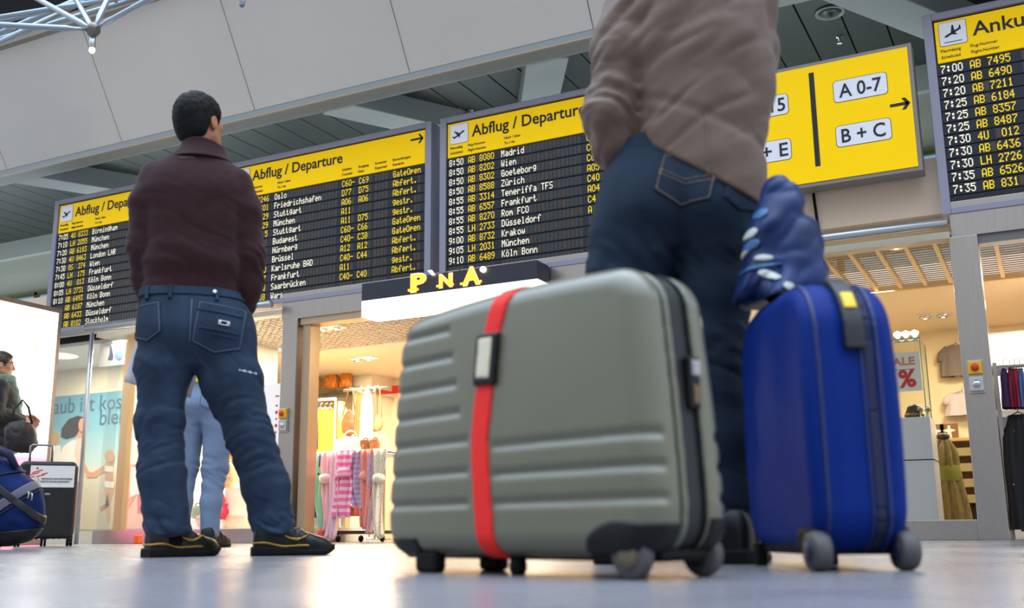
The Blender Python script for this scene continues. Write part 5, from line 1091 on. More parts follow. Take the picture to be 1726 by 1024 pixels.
sk = mat('poster_skin', (206, 150, 108), rough=0.6); skd = mat('poster_skin_shade', (176, 112, 76), rough=0.6); hk = mat('poster_hair', (46, 30, 26), rough=0.6); wcl = mat('poster_white_cloth', (236, 226, 216), rough=0.6); pk_ = mat('poster_pink_cloth', (244, 196, 176), rough=0.6); bl_h = mat('poster_blond', (196, 150, 92), rough=0.6)
E_ = lambda cx, cy, rx, ry, n=14: [(cx+rx*math.cos(k*6.283/n), cy+ry*math.sin(k*6.283/n)) for k in range(n)]
# woman in white
poly_px('figure_hair', [(104, 722), (116, 706), (132, 700), (146, 704), (147, 714), (138, 722), (126, 736), (112, 740), (103, 736)], hk)
poly_px('figure_skin', E_(140, 717, 7, 13), sk, 0.003); poly_px('figure_skin', [(133, 726), (142, 728), (144, 744), (128, 744)], sk, 0.003)
poly_px('figure_dress', [(122, 742), (146, 738), (142, 790), (136, 812), (104, 808), (96, 780), (108, 752)], wcl, 0.006); poly_px('figure_dress', [(130, 738), (142, 740), (140, 768), (132, 790), (127, 766)], pk_, 0.009)
poly_px('figure_skin', [(120, 806), (136, 808), (130, 850), (133, 890), (126, 892), (122, 852)], skd, 0.003); poly_px('figure_skin', [(138, 768), (150, 794), (164, 798), (165, 804), (148, 804), (136, 782)], sk, 0.003)
# child left of her
poly_px('figure_hair', E_(93, 738, 7, 12), bl_h); poly_px('figure_dress', [(86, 752), (102, 750), (104, 800), (84, 800)], wcl, 0.003)
# girl
poly_px('figure_hair', E_(185, 768, 8, 10), bl_h, 0.003); poly_px('figure_skin', E_(188, 770, 6, 9), sk, 0.006)
poly_px('figure_skin', [(178, 778), (192, 780), (191, 800), (194, 820), (186, 850), (186, 880), (180, 880), (178, 850), (177, 818)], sk); poly_px('figure_skin', [(178, 782), (150, 800), (150, 806), (178, 796)], sk); poly_px('figure_dress', [(176, 810), (194, 812), (192, 822), (178, 821)], wcl, 0.004); poly_px('figure_dress', [(177, 784), (192, 786), (191, 795), (178, 794)], wcl, 0.004)
poly_px('figure_skin', [(182, 830), (178, 848), (168, 856), (170, 862), (184, 852)], skd)
# man
poly_px('figure_hair', E_(238, 737, 7, 9), hk, 0.003); poly_px('figure_skin', E_(238, 741, 5.5, 8), sk, 0.005)
poly_px('figure_skin', [(224, 748), (246, 750), (250, 800), (219, 800), (215, 770), (218, 752)], sk); poly_px('figure_skin', [(218, 752), (210, 790), (208, 800), (214, 802), (222, 770)], skd, 0.002)
poly_px('figure_dress', [(218, 786), (246, 788), (246, 836), (232, 832), (220, 838)], wcl, 0.004)
poly_px('figure_skin', [(220, 836), (230, 834), (214, 862), (206, 862)], sk); poly_px('figure_skin', [(232, 832), (246, 834), (243, 864), (232, 864)], skd)
# hanging logo board and struts under the travel shop ceiling
r = empty('hanging_plate', at(196, 600, 7.9), 'white hanging plate with blue round emblem in the travel shop', 'sign')
MB().box((-0.26, 0, -0.1), (0.22, 0.02, 0.16)).build('plate', white, r, bevel=0.003)
MB().lathe((0.05, -0.002, 0.03), [(0.002, -0.003), (0.075, -0.003), (0.078, 0.002)], 24, 'y').build('emblem', mat('emblem_blue', (88, 124, 178), rough=0.5), r)
MB().prism([(-0.1, 0.12), (-0.08, 0.12), (-0.04, 0.0), (-0.05, -0.04), (-0.12, -0.03), (-0.1, 0.03)], -0.003).build('bird_mark', mat('emblem_navy', (30, 52, 112), rough=0.5), r)
for xx in (-0.2, 0.18): MB().tube([(xx, 0.01, 0.16), (xx, 0.01, 2.1-float(r.location.z))], 0.006, 8).build('hanger', chrome, r)
# display goods in the glazed bay, seen between the sweater man's legs
tan_ = mat('beige_leather', (222, 190, 142), rough=0.5, var=0.06); pinkl = mat('raspberry_leather', (206, 32, 74), rough=0.4, var=0.1); must = mat('mustard_leather', (196, 112, 18), rough=0.45, var=0.1); grn = mat('green_leather', (32, 140, 80), rough=0.45); brn = mat('brown_leather', (150, 92, 50), rough=0.45, var=0.1); cream_l = mat('cream_leather', (236, 212, 178), rough=0.5)
def soft(c, rx, ry, rz, e=2.8, top=0.8, wr=0.0, seed=1):
    def f(p):
        x, y, z = p[0]-c[0], p[1]-c[1], p[2]-c[2]; t = np.clip(z/(2*rz), 0, 1); k = 1+(top-1)*t
        d = ((np.abs(x/(rx*k))**e+np.abs(y/(ry*k))**e+np.abs((z-rz)/rz)**e)**(1/e)-1)*min(rx, ry, rz)
        return d-wr*(np.abs(vnoise(p[0]*26, p[1]*26, p[2]*14, seed))-0.3) if wr else d
    return f
def handbag(name, px, py, Y, w, h, mm, label, kind='flap', d=0.10, group=None, z=None, cat='handbag'):
    p = at(px, py, Y); p = (p[0], p[1], p[2] if z is None else z)
    r = empty(name, p, label, cat, 0, group); wr = {'sack': 0.03, 'flap': 0.006, 'tote': 0.012}[kind]*h/0.25
    sdf_obj('body', soft((0, 0, 0), w/2, d/2, h/2, 3.0, {'sack': 0.62, 'flap': 0.85, 'tote': 0.8}[kind], wr, int(px)), (-w/2-.03, -d/2-.03, -0.01), (w/2+.03, d/2+.03, h+.03), max(w, h)/34, mm, r)
    if kind == 'flap':
        MB().prism(rrect(-w*0.42, h*0.42, w*0.42, h*0.96, w*0.14), -0.012, Matrix.Translation((0, -d/2+0.004, 0))).build('flap', mm, r, bevel=0.004); MB().lathe((0, -d/2-0.008, h*0.48), [(0.002, -0.006), (0.010, -0.005), (0.011, 0)], 12, 'y').build('clasp', mat('brass', (170, 130, 60), rough=0.3, metal=0.8), r, True)
    if kind == 'sack': MB().tube([(0.10*w*math.cos(t)*3, 0.3*d*math.sin(t), h*0.80) for t in np.linspace(0, 6.283, 15)[:-1]], 0.006, 6, closed=True).build('drawstring', mm, r, True)
    hr = w*0.24
    MB().tube([(hr*math.cos(t), 0.0, h*0.93+hr*0.9*math.sin(t)) for t in np.linspace(0, math.pi, 12)], 0.007, 8).build('handle', mm, r, True)
    return r
FZb = 0.13
struct(MB().box((-7.55, WY+0.12, 0), (-6.0, 8.6, 0.13)).build('floor_display', white))
def zof(px, py, Y): return at(px, py, Y)[2]
bx = empty('display_box', at(402, 889, 7.85)[:2]+(FZb,), 'low pinkish box under the tall cream box in the bay', 'box')
MB().box((-0.15, -0.09, 0), (0.15, 0.09, 0.09)).build('body', mat('box_pinkish', (232, 200, 180), rough=0.6), bx); MB().box((-0.155, -0.095, 0.088), (0.155, 0.095, 0.115)).build('lid', mat('box_pinkish2', (226, 188, 166), rough=0.6), bx)
bx = empty('display_box', at(408, 889, 7.85)[:2]+(FZb+0.1155,), 'tall cream display box carrying the beige satchel in the bay', 'box')
tz = zof(408, 822, 7.85)
MB().box((-0.15, -0.085, 0), (0.15, 0.085, tz-FZb-0.1155)).build('body', mat('box_cream', (244, 232, 212), rough=0.6), bx)
handbag('satchel', 384, 818, 7.85, 0.22, 0.24, tan_, 'beige flap satchel on the tall cream box', 'flap', 0.12, z=tz+0.002)
handbag('drawstring_bag', 364, 864, 7.72, 0.25, 0.28, pinkl, 'raspberry red drawstring bag in the window bay', 'sack', 0.16, z=FZb+0.09)
st_ = empty('display_riser', at(352, 888, 7.72)[:2]+(FZb,), 'low white riser under the raspberry drawstring bag', 'riser'); MB().box((-0.22, -0.08, 0), (0.16, 0.08, 0.088)).build('block', white, st_, bevel=0.004)
handbag('flap_bag', 350, 888, 7.56, 0.26, 0.13, cream_l, 'small cream flap bag lying in front on the bay floor', 'flap', 0.09, z=FZb+0.001)
handbag('shopper', 333, 868, 7.75, 0.16, 0.13, grn, 'small green handbag left of the raspberry bag', 'tote', 0.07, z=FZb+0.09)
handbag('pouch', 392, 776, 8.15, 0.20, 0.22, must, 'orange pouch bag behind the beige satchel', 'sack', 0.12, z=zof(392, 778, 8.15))
sh = empty('display_shelf', (at(392, 779, 8.15)[0], 8.15, zof(392, 779, 8.15)-0.022), 'small white shelf on a leg under the orange pouch bag', 'shelf'); MB().box((-0.16, -0.1, 0), (0.16, 0.1, 0.02)).build('board', white, sh); MB().box((-0.02, -0.02, -(zof(392, 779, 8.15)-0.022-FZb)), (0.02, 0.02, 0)).build('leg', white, sh)
def garment(name, px, py0, py1, Y, w, mm, label, cat, sleeves=False, group=None, seed=1, taper=0.25, depth=0.05, rot=0.0):
    """cloth hanging from py0 down to py1"""
    p0 = at(px, py0, Y); h = p0[2]-at(px, py1, Y)[2]
    r = empty(name, (p0[0], p0[1], p0[2]-h), label, cat, rot, group)
    def f(s, t):
        ang = 2*math.pi*s; z = h*(1-t); ww = w/2*(0.55+0.45*min(1, t*5))*(1+taper*t); k = 1+0.16*math.sin(ang*7+seed)*min(1, t*2)+0.07*math.sin(ang*13+3*t+seed)
        return (ww*math.cos(ang)*(1+0.03*math.sin(9*t+seed)), depth*math.sin(ang)*k*(1+0.5*t), z)
    m = MB().grid(f, 56, 16, True); n0 = len(m.v); m.add([], []); m.f.append(list(range(56))); m.mi.append(0)
    m.build('cloth', mm, r, True)
    MB().tube([(-w*0.3, 0, h*0.985), (0, 0, h+0.025), (w*0.3, 0, h*0.985)], 0.005, 6).tube([(0, 0, h+0.02), (0, 0, h+0.06), (0.018, 0, h+0.075), (0.03, 0, h+0.06)], 0.003, 6).build('hanger', chrome, r, True)
    if sleeves:
        for s in (-1, 1): MB().tube([(s*w*0.3, 0, h*0.95), (s*w*0.52, 0, h*0.75), (s*w*0.55, -0.01, h*0.5)], [0.03, 0.035, 0.04], 10).build('sleeve', mm, r, True)
    return r
yelc = mat('yellow_dress_cloth', (238, 206, 70), rough=0.7, var=0.12, vscale=14); seq = mat('gold_sequin', (168, 140, 84), rough=0.3, metal=0.5, var=0.5, vscale=90)
yd = garment('dress', 377, 676, 786, 8.2, 0.24, yelc, 'yellow dress with black straps hanging in the window bay', 'dress', seed=2)
hh = 0.5
for xx in (-0.05, 0.04): MB().tube([(xx, -0.075, 0.48), (xx-0.01, -0.09, 0.25), (xx+0.01, -0.1, -0.02)], 0.009, 6).build('strap', blackp, yd, True)
garment('skirt', 352, 758, 830, 8.25, 0.26, seq, 'gold sequin skirt hanging beside the yellow dress', 'skirt', seed=5)
rl_ = MB().tube([(at(330, 668, 8.22)[0], 8.22, 1.42), (at(400, 668, 8.22)[0], 8.22, 1.42)], 0.012, 10); tag(rl_.tube([(at(395, 668, 8.22)[0], 8.22, 1.42), (at(395, 668, 8.22)[0], 8.22, 0.13)], 0.012, 10).build('garment_rail', chrome, None, True), 'thin chrome rail behind the yellow dress in the bay', 'rail')
ps = MB().box((-0.16, -0.003, -0.5), (0.16, 0.0, 0.36)); pr = empty('window_poster', at(457, 690, 7.40)[:2]+(1.05,), 'white poster with red marks on the glass beside the left pillar', 'poster'); pr.location.y = 7.418
ps.build('sheet', mat('poster_white', (246, 240, 234), rough=0.6, emit=0.12), pr); m = MB()
for i in range(5): m.lathe((0.05, -0.004, 0.16-i*0.06), [(0.006, 0), (0.016, 0), (0.016, 0.001)] if i % 2 else [(0.002, 0), (0.011, 0), (0.011, 0.001)], 10, 'y')
m.box((0.03, -0.004, 0.24), (0.075, -0.003, 0.252)); m.build('red_marks', mat('poster_red', (214, 60, 60), rough=0.6), pr)
# --- open shop: scarf table
tc_ = at(597, 762, 7.95); tx = tc_[0]; tz = 0.80
tb = empty('display_table', (tx, 8.1, 0), 'white wheeled display table hung round with pastel scarves', 'table')
MB().box((-0.40, -0.24, tz-0.03), (0.40, 0.24, tz)).build('tabletop', white, tb, bevel=0.006)
MB().tube([(-0.43, -0.28, tz-0.015), (0.43, -0.28, tz-0.015), (0.43, 0.28, tz-0.015), (-0.43, 0.28, tz-0.015)], 0.010, 8, closed=True).build('rim_rail', chrome, tb, True)
MB().box((-0.34, -0.19, 0.07), (0.34, 0.19, 0.10)).build('lower_shelf', mat('table_dark', (60, 52, 46), rough=0.5), tb)
for sx in (-0.36, 0.36):
    for sy in (-0.2, 0.2):
        MB().box((sx-0.014, sy-0.014, 0.06), (sx+0.014, sy+0.014, tz-0.03)).build('leg', chrome, tb)
        MB().lathe((sx, sy, 0.03), [(0.004, -0.010), (0.026, -0.010), (0.03, 0), (0.026, 0.010), (0.004, 0.010)], 14, 'x').build('caster', darkm, tb, True)
for xx in (-0.12, 0.13): MB().lathe((xx, -0.2, 0.03), [(0.004, -0.010), (0.026, -0.010), (0.03, 0), (0.026, 0.010), (0.004, 0.010)], 14, 'x').build('caster', darkm, tb, True)
def stripes(name, c1, c2, sc, kind='WAVE'):
    m = mat(name, c1, rough=0.75); n = m.node_tree.nodes; L = m.node_tree.links; t = n.new('ShaderNodeTexCoord')
    if kind == 'WAVE':
        w = n.new('ShaderNodeTexWave'); w.bands_direction = 'Z'; w.inputs['Scale'].default_value = sc; w.inputs['Distortion'].default_value = 1.0; out = w.outputs['Fac']
    else:
        w = n.new('ShaderNodeTexVoronoi'); w.inputs['Scale'].default_value = sc; out = w.outputs['Distance']
    L.new(t.outputs['Object'], w.inputs['Vector']); r = n.new('ShaderNodeValToRGB'); r.color_ramp.interpolation = 'CONSTANT'
    r.color_ramp.elements[0].color = lin(*c2); r.color_ramp.elements[1].color = lin(*c1); r.color_ramp.elements[1].position = 0.45 if kind == 'WAVE' else 0.2
    L.new(out, r.inputs[0]); L.new(r.outputs[0], n['Principled BSDF'].inputs['Base Color']); return m
def scarf(px0, px1, py1, mm, label, knot=False, end=None, seed=0, y=0.0):
    x0 = at(px0, 762, 7.82)[0]; x1 = at(px1, 762, 7.82)[0]; w = (x1-x0)*1.3; cx = (x0+x1)/2; zb = at(px0, py1, 7.82)[2]; h = 0.81-zb
    r = empty('scarf', (cx, 7.80+y, max(zb, 0.03)), label, 'scarf', 0, 'scarves hanging round the display table')
    h = 0.81-max(zb, 0.03)
    def f(s, t):
        u = s*2-1; z = h*(1-t); wd = w*0.5*(0.85+0.25*math.sin(3*t+seed)); 
        if knot: wd *= 1-0.45*math.exp(-((t-0.32)/0.08)**2)
        yy = 0.018*math.sin(u*7+seed)+0.010*math.sin(u*13+2*seed+5*t)-0.012*math.sin(2*t)
        if t < 0.04: return (u*wd, 0.05*(1-t/0.04)*0.8+yy*0.3, h-0.012*(1-t/0.04)*0)
        return (u*wd*(1-0.25*t*t)+0.03*math.sin(3.5*t+seed*1.7)*t, yy-0.02*math.sin(u*4+6*t+seed)*t, z+0.012*math.sin(u*5+seed)*(t > 0.95))
    MB().grid(f, 22, 30).build('cloth', mm, r, True, solid=0.006)
    if knot:
        MB().lathe((0, -0.015, h*0.66), [(0.004, -0.05), (w*0.30, -0.03), (w*0.36, 0), (w*0.3, 0.03), (0.004, 0.05)], 16).build('knot', mm, r, True)
    if end: MB().grid(lambda s, t: ((s*2-1)*w*0.45, 0.018*math.sin((s*2-1)*7+seed)-0.016, 0.0-0.09*t+0.03), 14, 5).build('fringe', end, r, True, solid=0.005)
    return r
cor = mat('coral_fringe', (240, 120, 92), rough=0.8)
for a in ((527, 541, 870, mat('scarf_blue', (32, 62, 140), rough=0.75), 'deep blue scarf at the left corner of the display table', True, None, 1, 0.03),
    (536, 551, 895, mat('scarf_mint', (150, 214, 186), rough=0.75), 'mint green scarf beside the deep blue one', False, None, 2, 0.012),
    (544, 566, 896, mat('scarf_blush', (240, 190, 200), rough=0.75), 'blush pink scarf with coral fringe on the display table', True, cor, 3, 0),
    (560, 578, 908, stripes('scarf_pale_dots', (244, 214, 224), (196, 120, 150), 70, 'V'), 'long pale pink dotted scarf reaching lowest, left of the pink check one', False, None, 4, -0.012),
    (574, 602, 872, stripes('scarf_pink_check', (246, 120, 170), (250, 206, 214), 5), 'bright pink checked knotted scarf in the middle of the table', True, None, 5, -0.02),
    (599, 616, 858, stripes('scarf_grey_mix', (176, 190, 196), (214, 130, 180), 7), 'grey and lilac scarf with coral end', False, cor, 6, 0),
    (612, 626, 890, stripes('scarf_coral_dots', (240, 150, 130), (130, 80, 80), 60, 'V'), 'coral dotted knotted scarf right of the grey lilac one', True, None, 7, -0.012),
    (622, 638, 898, stripes('scarf_mauve_dots', (206, 170, 180), (90, 66, 74), 50, 'V'), 'mauve scarf with dark motifs on the display table', False, None, 8, 0),
    (634, 654, 905, stripes('scarf_cream_dots', (236, 222, 196), (120, 96, 76), 44, 'V'), 'cream scarf with small dark motifs, rightmost visible on the table', True, None, 9, -0.01)):
    scarf(*a)
handbag('bowling_bag', 590, 760, 8.08, 0.32, 0.16, mat('blush_leather', (246, 214, 196), rough=0.45), 'pale blush bag with rolled handles on the scarf table', 'tote', 0.16, z=tz+0.001)
handbag('clutch', 616, 762, 8.0, 0.10, 0.12, brn, 'brown upright clutch on the scarf table, left of its twin', 'flap', 0.05, z=tz+0.001)
handbag('clutch', 632, 762, 8.0, 0.10, 0.12, mat('tan_leather', (178, 116, 66), rough=0.45), 'tan upright clutch on the scarf table, nearest the big suitcase', 'flap', 0.05, z=tz+0.001)
handbag('top_handle_bag', 640, 748, 8.25, 0.24, 0.17, cream_l, 'cream handbag with arched handle at the back of the scarf table', 'flap', 0.1, z=tz+0.001)
r = empty('price_card', (at(576, 740, 8.25)[0], 8.25, tz+0.001), 'tilted white price card standing on the scarf table', 'card', R(10)); MB().box((-0.06, -0.002, 0), (0.06, 0.002, 0.16)).build('card', white, r); MB().box((-0.04, 0.002, 0), (0.04, 0.05, 0.006)).build('foot', white, r)
# --- behind the table: clothes rail, column, shelf of mustard bags, wall stripe
rx0, rx1 = at(527, 672, 9.5)[0], at(567, 672, 9.5)[0]
rk_ = empty('clothes_rack', ((rx0+rx1)/2, 9.5, 0), 'square chrome clothes rack with yellow blouses', 'rack'); hw = (rx1-rx0)/2
for sx in (-hw, hw): MB().box((sx-0.015, -0.015, 0), (sx+0.015, 0.015, 1.56)).build('upright', chrome, rk_)
MB().box((-hw, -0.012, 1.54), (hw, 0.012, 1.57)).build('top_rail', chrome, rk_); MB().box((-hw, -0.2, 0), (hw, 0.2, 0.03)).build('base', chrome, rk_)
flor = stripes('yellow_floral', (240, 208, 60), (220, 226, 190), 26, 'V')
for i, (px, lb, mm) in enumerate(((531, 'cream blouse, leftmost on the chrome rack', mat('cream_cloth', (232, 220, 190), rough=0.8)), (540, 'pale yellow floral blouse second on the chrome rack', stripes('pale_floral', (240, 226, 150), (200, 190, 120), 30, 'V')), (548, 'yellow floral blouse in the middle of the chrome rack', flor), (556, 'bright yellow blouse, rightmost on the chrome rack', yelc))):
    garment('blouse', px, 690, 770, 9.5, 0.22, mm, lb, 'blouse', group='blouses on the chrome rack', seed=i*2, depth=0.024, rot=R(62))
mq = empty('tailors_dummy', (at(574, 690, 10.2)[0], 10.2, 0), 'yellow draped tailor\'s dummy right of the chrome rack', 'dummy')
sdf_obj('torso', lambda p: zloft(p, [(0.78, 0, 0, 0.15, 0.1), (0.95, 0, 0, 0.16, 0.11), (1.12, 0, 0, 0.13, 0.09), (1.3, 0, 0, 0.16, 0.12), (1.46, 0, 0, 0.17, 0.09), (1.54, 0, 0, 0.07, 0.06), (1.62, 0, 0, 0.05, 0.05)]), (-0.22, -0.18, 0.72), (0.22, 0.18, 1.66), 0.012, mat('yellow_knit', (236, 190, 70), rough=0.8), mq)
MB().tube([(0, 0, 0.03), (0, 0, 0.85)], 0.015, 10).lathe((0, 0, 0), [(0.14, 0), (0.14, 0.02), (0.02, 0.03)], 20).build('stand', chrome, mq, True)
gx = at(519, 665, 9.0)
garment('dress', 519, 662, 756, 9.0, 0.16, mat('brown_dress', (92, 62, 44), rough=0.7), 'long brown dress hanging just inside the left door jamb', 'dress', seed=3, depth=0.1)
garment('skirt', 518, 760, 800, 9.0, 0.18, seq, 'short sequin skirt hanging under the brown dress', 'skirt', seed=7, depth=0.1)
garment('trousers', 524, 802, 862, 9.2, 0.14, mat('dark_trousers', (48, 34, 28), rough=0.7), 'dark trousers hanging low inside the left door jamb', 'trousers', seed=9, depth=0.06)
p = at(519, 660, 9.0); r = empty('hook_post', (p[0], 9.0, 0), 'slim post with hooks inside the left door jamb', 'rail'); MB().tube([(-0.0, 0.13, 0), (0, 0.13, p[2]+0.12)], 0.012, 8).tube([(0, 0.13, p[2]+0.10), (0, -0.02, p[2]+0.10)], 0.008, 8).lathe((0, 0.13, 0), [(0.1, 0), (0.1, 0.02), (0.012, 0.03)], 16).build('post', chrome, r, True)
bxp = empty('paper_bag', (at(521, 890, 8.6)[0], 8.6, 0), 'small green paper bag on the floor behind the door jamb', 'bag'); MB().box((-0.08, -0.05, 0), (0.08, 0.05, 0.2)).build('sack', mat('paper_green', (120, 128, 60), rough=0.7), bxp, bevel=0.004); MB().tube([(-0.04, -0.05, 0.2), (-0.03, -0.05, 0.27), (0.03, -0.05, 0.27), (0.04, -0.05, 0.2)], 0.004, 6).build('handle', white, bxp, True)
cx0, cx1 = at(596, 615, 11.2)[0], at(627, 615, 11.2)[0]; struct(MB().box((cx0, 11.2, 0), (cx1, 11.7, 2.1)).build('pillar_4', mat('white_column', (240, 230, 212), rough=0.6)))
zs_ = at(560, 656, 11.0)[2]; sx0, sx1 = at(505, 656, 11)[0], at(620, 656, 11)[0]
r = empty('glass_shelf', ((sx0+sx1)/2, 11.0, zs_-0.02), 'glass wall shelf carrying the mustard bags', 'shelf'); hw = (sx1-sx0)/2
MB().box((-hw, -0.2, 0), (hw, 0.25, 0.014)).build('glass_board', glass('shelf_glass', (0.85, 0.93, 0.88)), r); MB().box((-hw, 0.24, -0.06), (hw, 0.70, 0.015)).build('bracket', chrome, r)
for px, w, h, lb in ((511, 0.17, 0.27, 'mustard bag, leftmost on the glass shelf by the jamb'), (532, 0.19, 0.22, 'mustard slouchy bag with white tag on the glass shelf'), (559, 0.23, 0.27, 'widest mustard bag, third on the glass shelf'), (584, 0.17, 0.28, 'tall mustard bag beside the white column')):
    q = handbag('tote_bag', px, 656, 11.0, w, h, must, lb, 'sack', 0.15, group='mustard bags on the glass shelf', z=zs_-0.004, cat='handbag')
    if px == 532: MB().box((-0.1, -0.13, 0.02), (-0.02, -0.125, 0.11)).build('tag', white, q)
a = at(632, 652, 11.68); b_ = at(670, 662, 11.68); tag(MB().box((a[0], 11.685, b_[2]), (a[0]+1.5, 11.698, a[2])).build('red_banner', mat('banner_red', (220, 40, 24), rough=0.6)), 'red stripe banner on the shop back wall', 'banner')
hr_ = empty('bag_stand', (at(612, 700, 9.6)[0], 9.6, 0), 'chrome stand hung with shoulder bags and pale scarves', 'rack')
zt2 = at(612, 655, 9.6)[2]
MB().tube([(0.1, 0, 0), (0.1, 0, zt2)], 0.015, 8).tube([(-0.28, 0, zt2), (0.34, 0, zt2)], 0.012, 8).box((-0.2, -0.15, 0), (0.3, 0.15, 0.03)).build('stand', chrome, hr_, True)
def hung(px, py, w, h, mm, lb, drop):
    z_ = at(px, py, 9.55)[2]; r = empty('shoulder_bag', (at(px, py, 9.55)[0], 9.5, z_), lb, 'handbag', 0, 'bags on the chrome stand')
    sdf_obj('body', soft((0, 0, 0), w/2, 0.04, h/2, 2.4, 0.7, 0.01, px), (-w/2-.03, -.08, -0.02), (w/2+.03, .08, h+.03), 0.01, mm, r)
    MB().tube([(-w*0.4, 0, h*0.8), (-0.02, 0.02, zt2-z_+0.012), (0.02, 0.02, zt2-z_+0.012), (w*0.4, 0, h*0.8)], 0.008, 6).build('strap', mm, r, True)
hung(592, 735, 0.22, 0.28, brn, 'brown shoulder bag on a long strap at the chrome stand', 1); hung(638, 728, 0.18, 0.2, mat('tan_strap_bag', (206, 140, 90), rough=0.5), 'tan shoulder bag on the chrome stand beside the big suitcase', 1)
garment('shawl', 619, 660, 742, 9.45, 0.14, mat('shawl_white', (236, 226, 206), rough=0.8), 'white shawl hanging on the chrome bag stand', 'shawl', seed=4, depth=0.04); garment('shawl', 607, 662, 735, 9.5, 0.1, mat('shawl_brown', (164, 122, 70), rough=0.8), 'golden brown shawl hanging on the chrome bag stand', 'shawl', seed=6, depth=0.03)
garment('shawl', 630, 662, 725, 9.5, 0.1, mat('shawl_olive', (128, 112, 84), rough=0.8), 'olive shawl hanging at the right of the chrome bag stand', 'shawl', seed=8, depth=0.03)
def spot(px, py, lb, n_=2):
    p = onZ(px, py, 2.1); r = empty('ceiling_spot', tuple(p), lb, 'lamp')
    MB().box((-0.16, -0.08, -0.012), (0.16, 0.08, 0)).build('plate', white, r, bevel=0.004)
    for x in ((-0.08, 0.08) if n_ == 2 else (0,)):
        MB().lathe((x, 0, -0.012), [(0.06, 0), (0.055, -0.02), (0.045, -0.022)], 18).build('reflector', chrome, r, True); MB().lathe((x, 0, -0.02), [(0.04, 0), (0.03, -0.012), (0.002, -0.016)], 16).build('bulb', lampw, r, True)
spot(612, 603, 'twin spotlight in the plaster ceiling of the open shop'); spot(556, 551, 'bright twin spotlight in the louvred ceiling behind the door head'); spot(1574, 530, 'twin spotlight in the ceiling right of the blue suitcase'); spot(1510, 412, 'small spotlight in the grille above the blue suitcase', 1)
# --- right shop
wp = mat('plinth_white', (216, 214, 216), rough=0.3)
x1 = at(1575, 790, 8.2)[0]; zt3 = at(1566, 701, 8.2)[2]
pl_ = empty('plinth', (x1-0.30, 8.4, 0), 'white display plinth behind the right shop window', 'plinth')
MB().box((-0.30, -0.2, 0), (0.30, 0.2, zt3)).build('block', wp, pl_, bevel=0.004)
MB().box((-0.302, -0.203, zt3*0.64), (0.302, 0.203, zt3*0.648)).build('groove', seal, pl_)
gc = empty('glass_showcase', (x1-0.30, 8.4, zt3+0.001), 'glass showcase standing on the white plinth', 'showcase'); hgc = at(1560, 568, 8.2)[2]-zt3
for (a, b_) in (((-0.28, -0.18, 0), (0.28, -0.174, hgc)), ((-0.28, 0.174, 0), (0.28, 0.18, hgc)), ((0.274, -0.18, 0), (0.28, 0.18, hgc)), ((-0.28, -0.18, 0), (-0.274, 0.18, hgc)), ((-0.28, -0.18, hgc), (0.28, 0.18, hgc+0.006))): MB().box(a, b_).build('pane', gls, gc)
m = MB()
for sx in (-0.28, 0.28):
    for sy in (-0.18, 0.18): m.box((sx-0.004, sy-0.004, 0), (sx+0.004, sy+0.004, hgc))
m.box((-0.284, -0.184, hgc-0.004), (0.284, -0.176, hgc+0.008)); m.build('edge', mat('glass_edge_green', (150, 190, 160), rough=0.2), gc)
sp_ = empty('sale_poster', (at(1527, 628, 8.15)[0], 8.19, at(1527, 658, 8.15)[2]), 'white sale poster with red percent sign by the showcase', 'poster')
ph = at(1527, 594, 8.15)[2]-at(1527, 660, 8.15)[2]
MB().box((-0.17, 0, 0), (0.10, 0.004, ph)).build('sheet', mat('poster_sheet', (240, 232, 222), rough=0.6), sp_)
m = MB(); put_text(m, 'SALE', -0.135, ph*0.68, -0.002, width=0.2, height=0.055, bold=0.02); m.build('sale_lettering', mat('sale_orange', (214, 132, 96), rough=0.6), sp_)
m = MB(); put_text(m, '%', -0.06, ph*0.12, -0.002, height=0.12, bold=0.03); m.build('percent_sign', mat('sale_red', (214, 48, 32), rough=0.6), sp_)
MB().box((-0.10, -0.002, ph*0.55), (0.06, 0.0, ph*0.57)).build('small_print', mat('print_grey', (170, 150, 140), rough=0.6), sp_)
q = empty('trinket', (x1-0.12, 8.36, zt3+0.002), 'small dark hat-shaped trinket inside the glass showcase', 'ornament'); MB().lathe((0, 0, 0), [(0.07, 0), (0.068, 0.03), (0.045, 0.09), (0.01, 0.11), (0.002, 0.11)], 20).build('dome', mat('trinket_brown', (58, 34, 24), rough=0.5), q, True); MB().lathe((0, 0, 0.02), [(0.071, 0), (0.074, 0.008), (0.069, 0.016)], 20).build('band', gold, q, True)
for i, xx in enumerate((-0.01, 0.04, -0.06)):
    q = empty('necklace_stand', (x1-0.06+xx, 8.30+0.04*i, zt3+0.002), ['silver trinket at the right of the showcase floor', 'silver trinket hard against the showcase glass edge', 'silver trinket next to the dark hat-shaped one'][i], 'ornament'); MB().lathe((0, 0, 0), [(0.018, 0), (0.006, 0.01), (0.006, 0.05), (0.016, 0.06), (0.018, 0.08), (0.002, 0.092)], 14).build('stem', chrome, q, True); MB().lathe((0, 0, 0.05), [(0.02, 0), (0.024, 0.006), (0.02, 0.012)], 14).build('ring', gold, q, True)
for i, (px, py) in enumerate(((1512, 562), (1526, 560), (1541, 561))):
    c = at(px, py+8, 8.35); q = empty('halogen_lamp', (c[0], 8.4, zt3+hgc+0.009), ['left halogen lamp on top of the glass showcase', 'middle halogen lamp on top of the glass showcase', 'right halogen lamp on top of the glass showcase'][i], 'lamp', 0, 'halogen lamps on the showcase')
    MB().lathe((0, 0, 0), [(0.03, 0), (0.03, 0.012), (0.012, 0.02), (0.012, 0.04)], 16).build('socket', chrome, q, True); MB().lathe((0, 0, 0.04), [(0.014, 0), (0.03, 0.02), (0.03, 0.035), (0.002, 0.05)], 16).build('bulb', lampw, q, True)
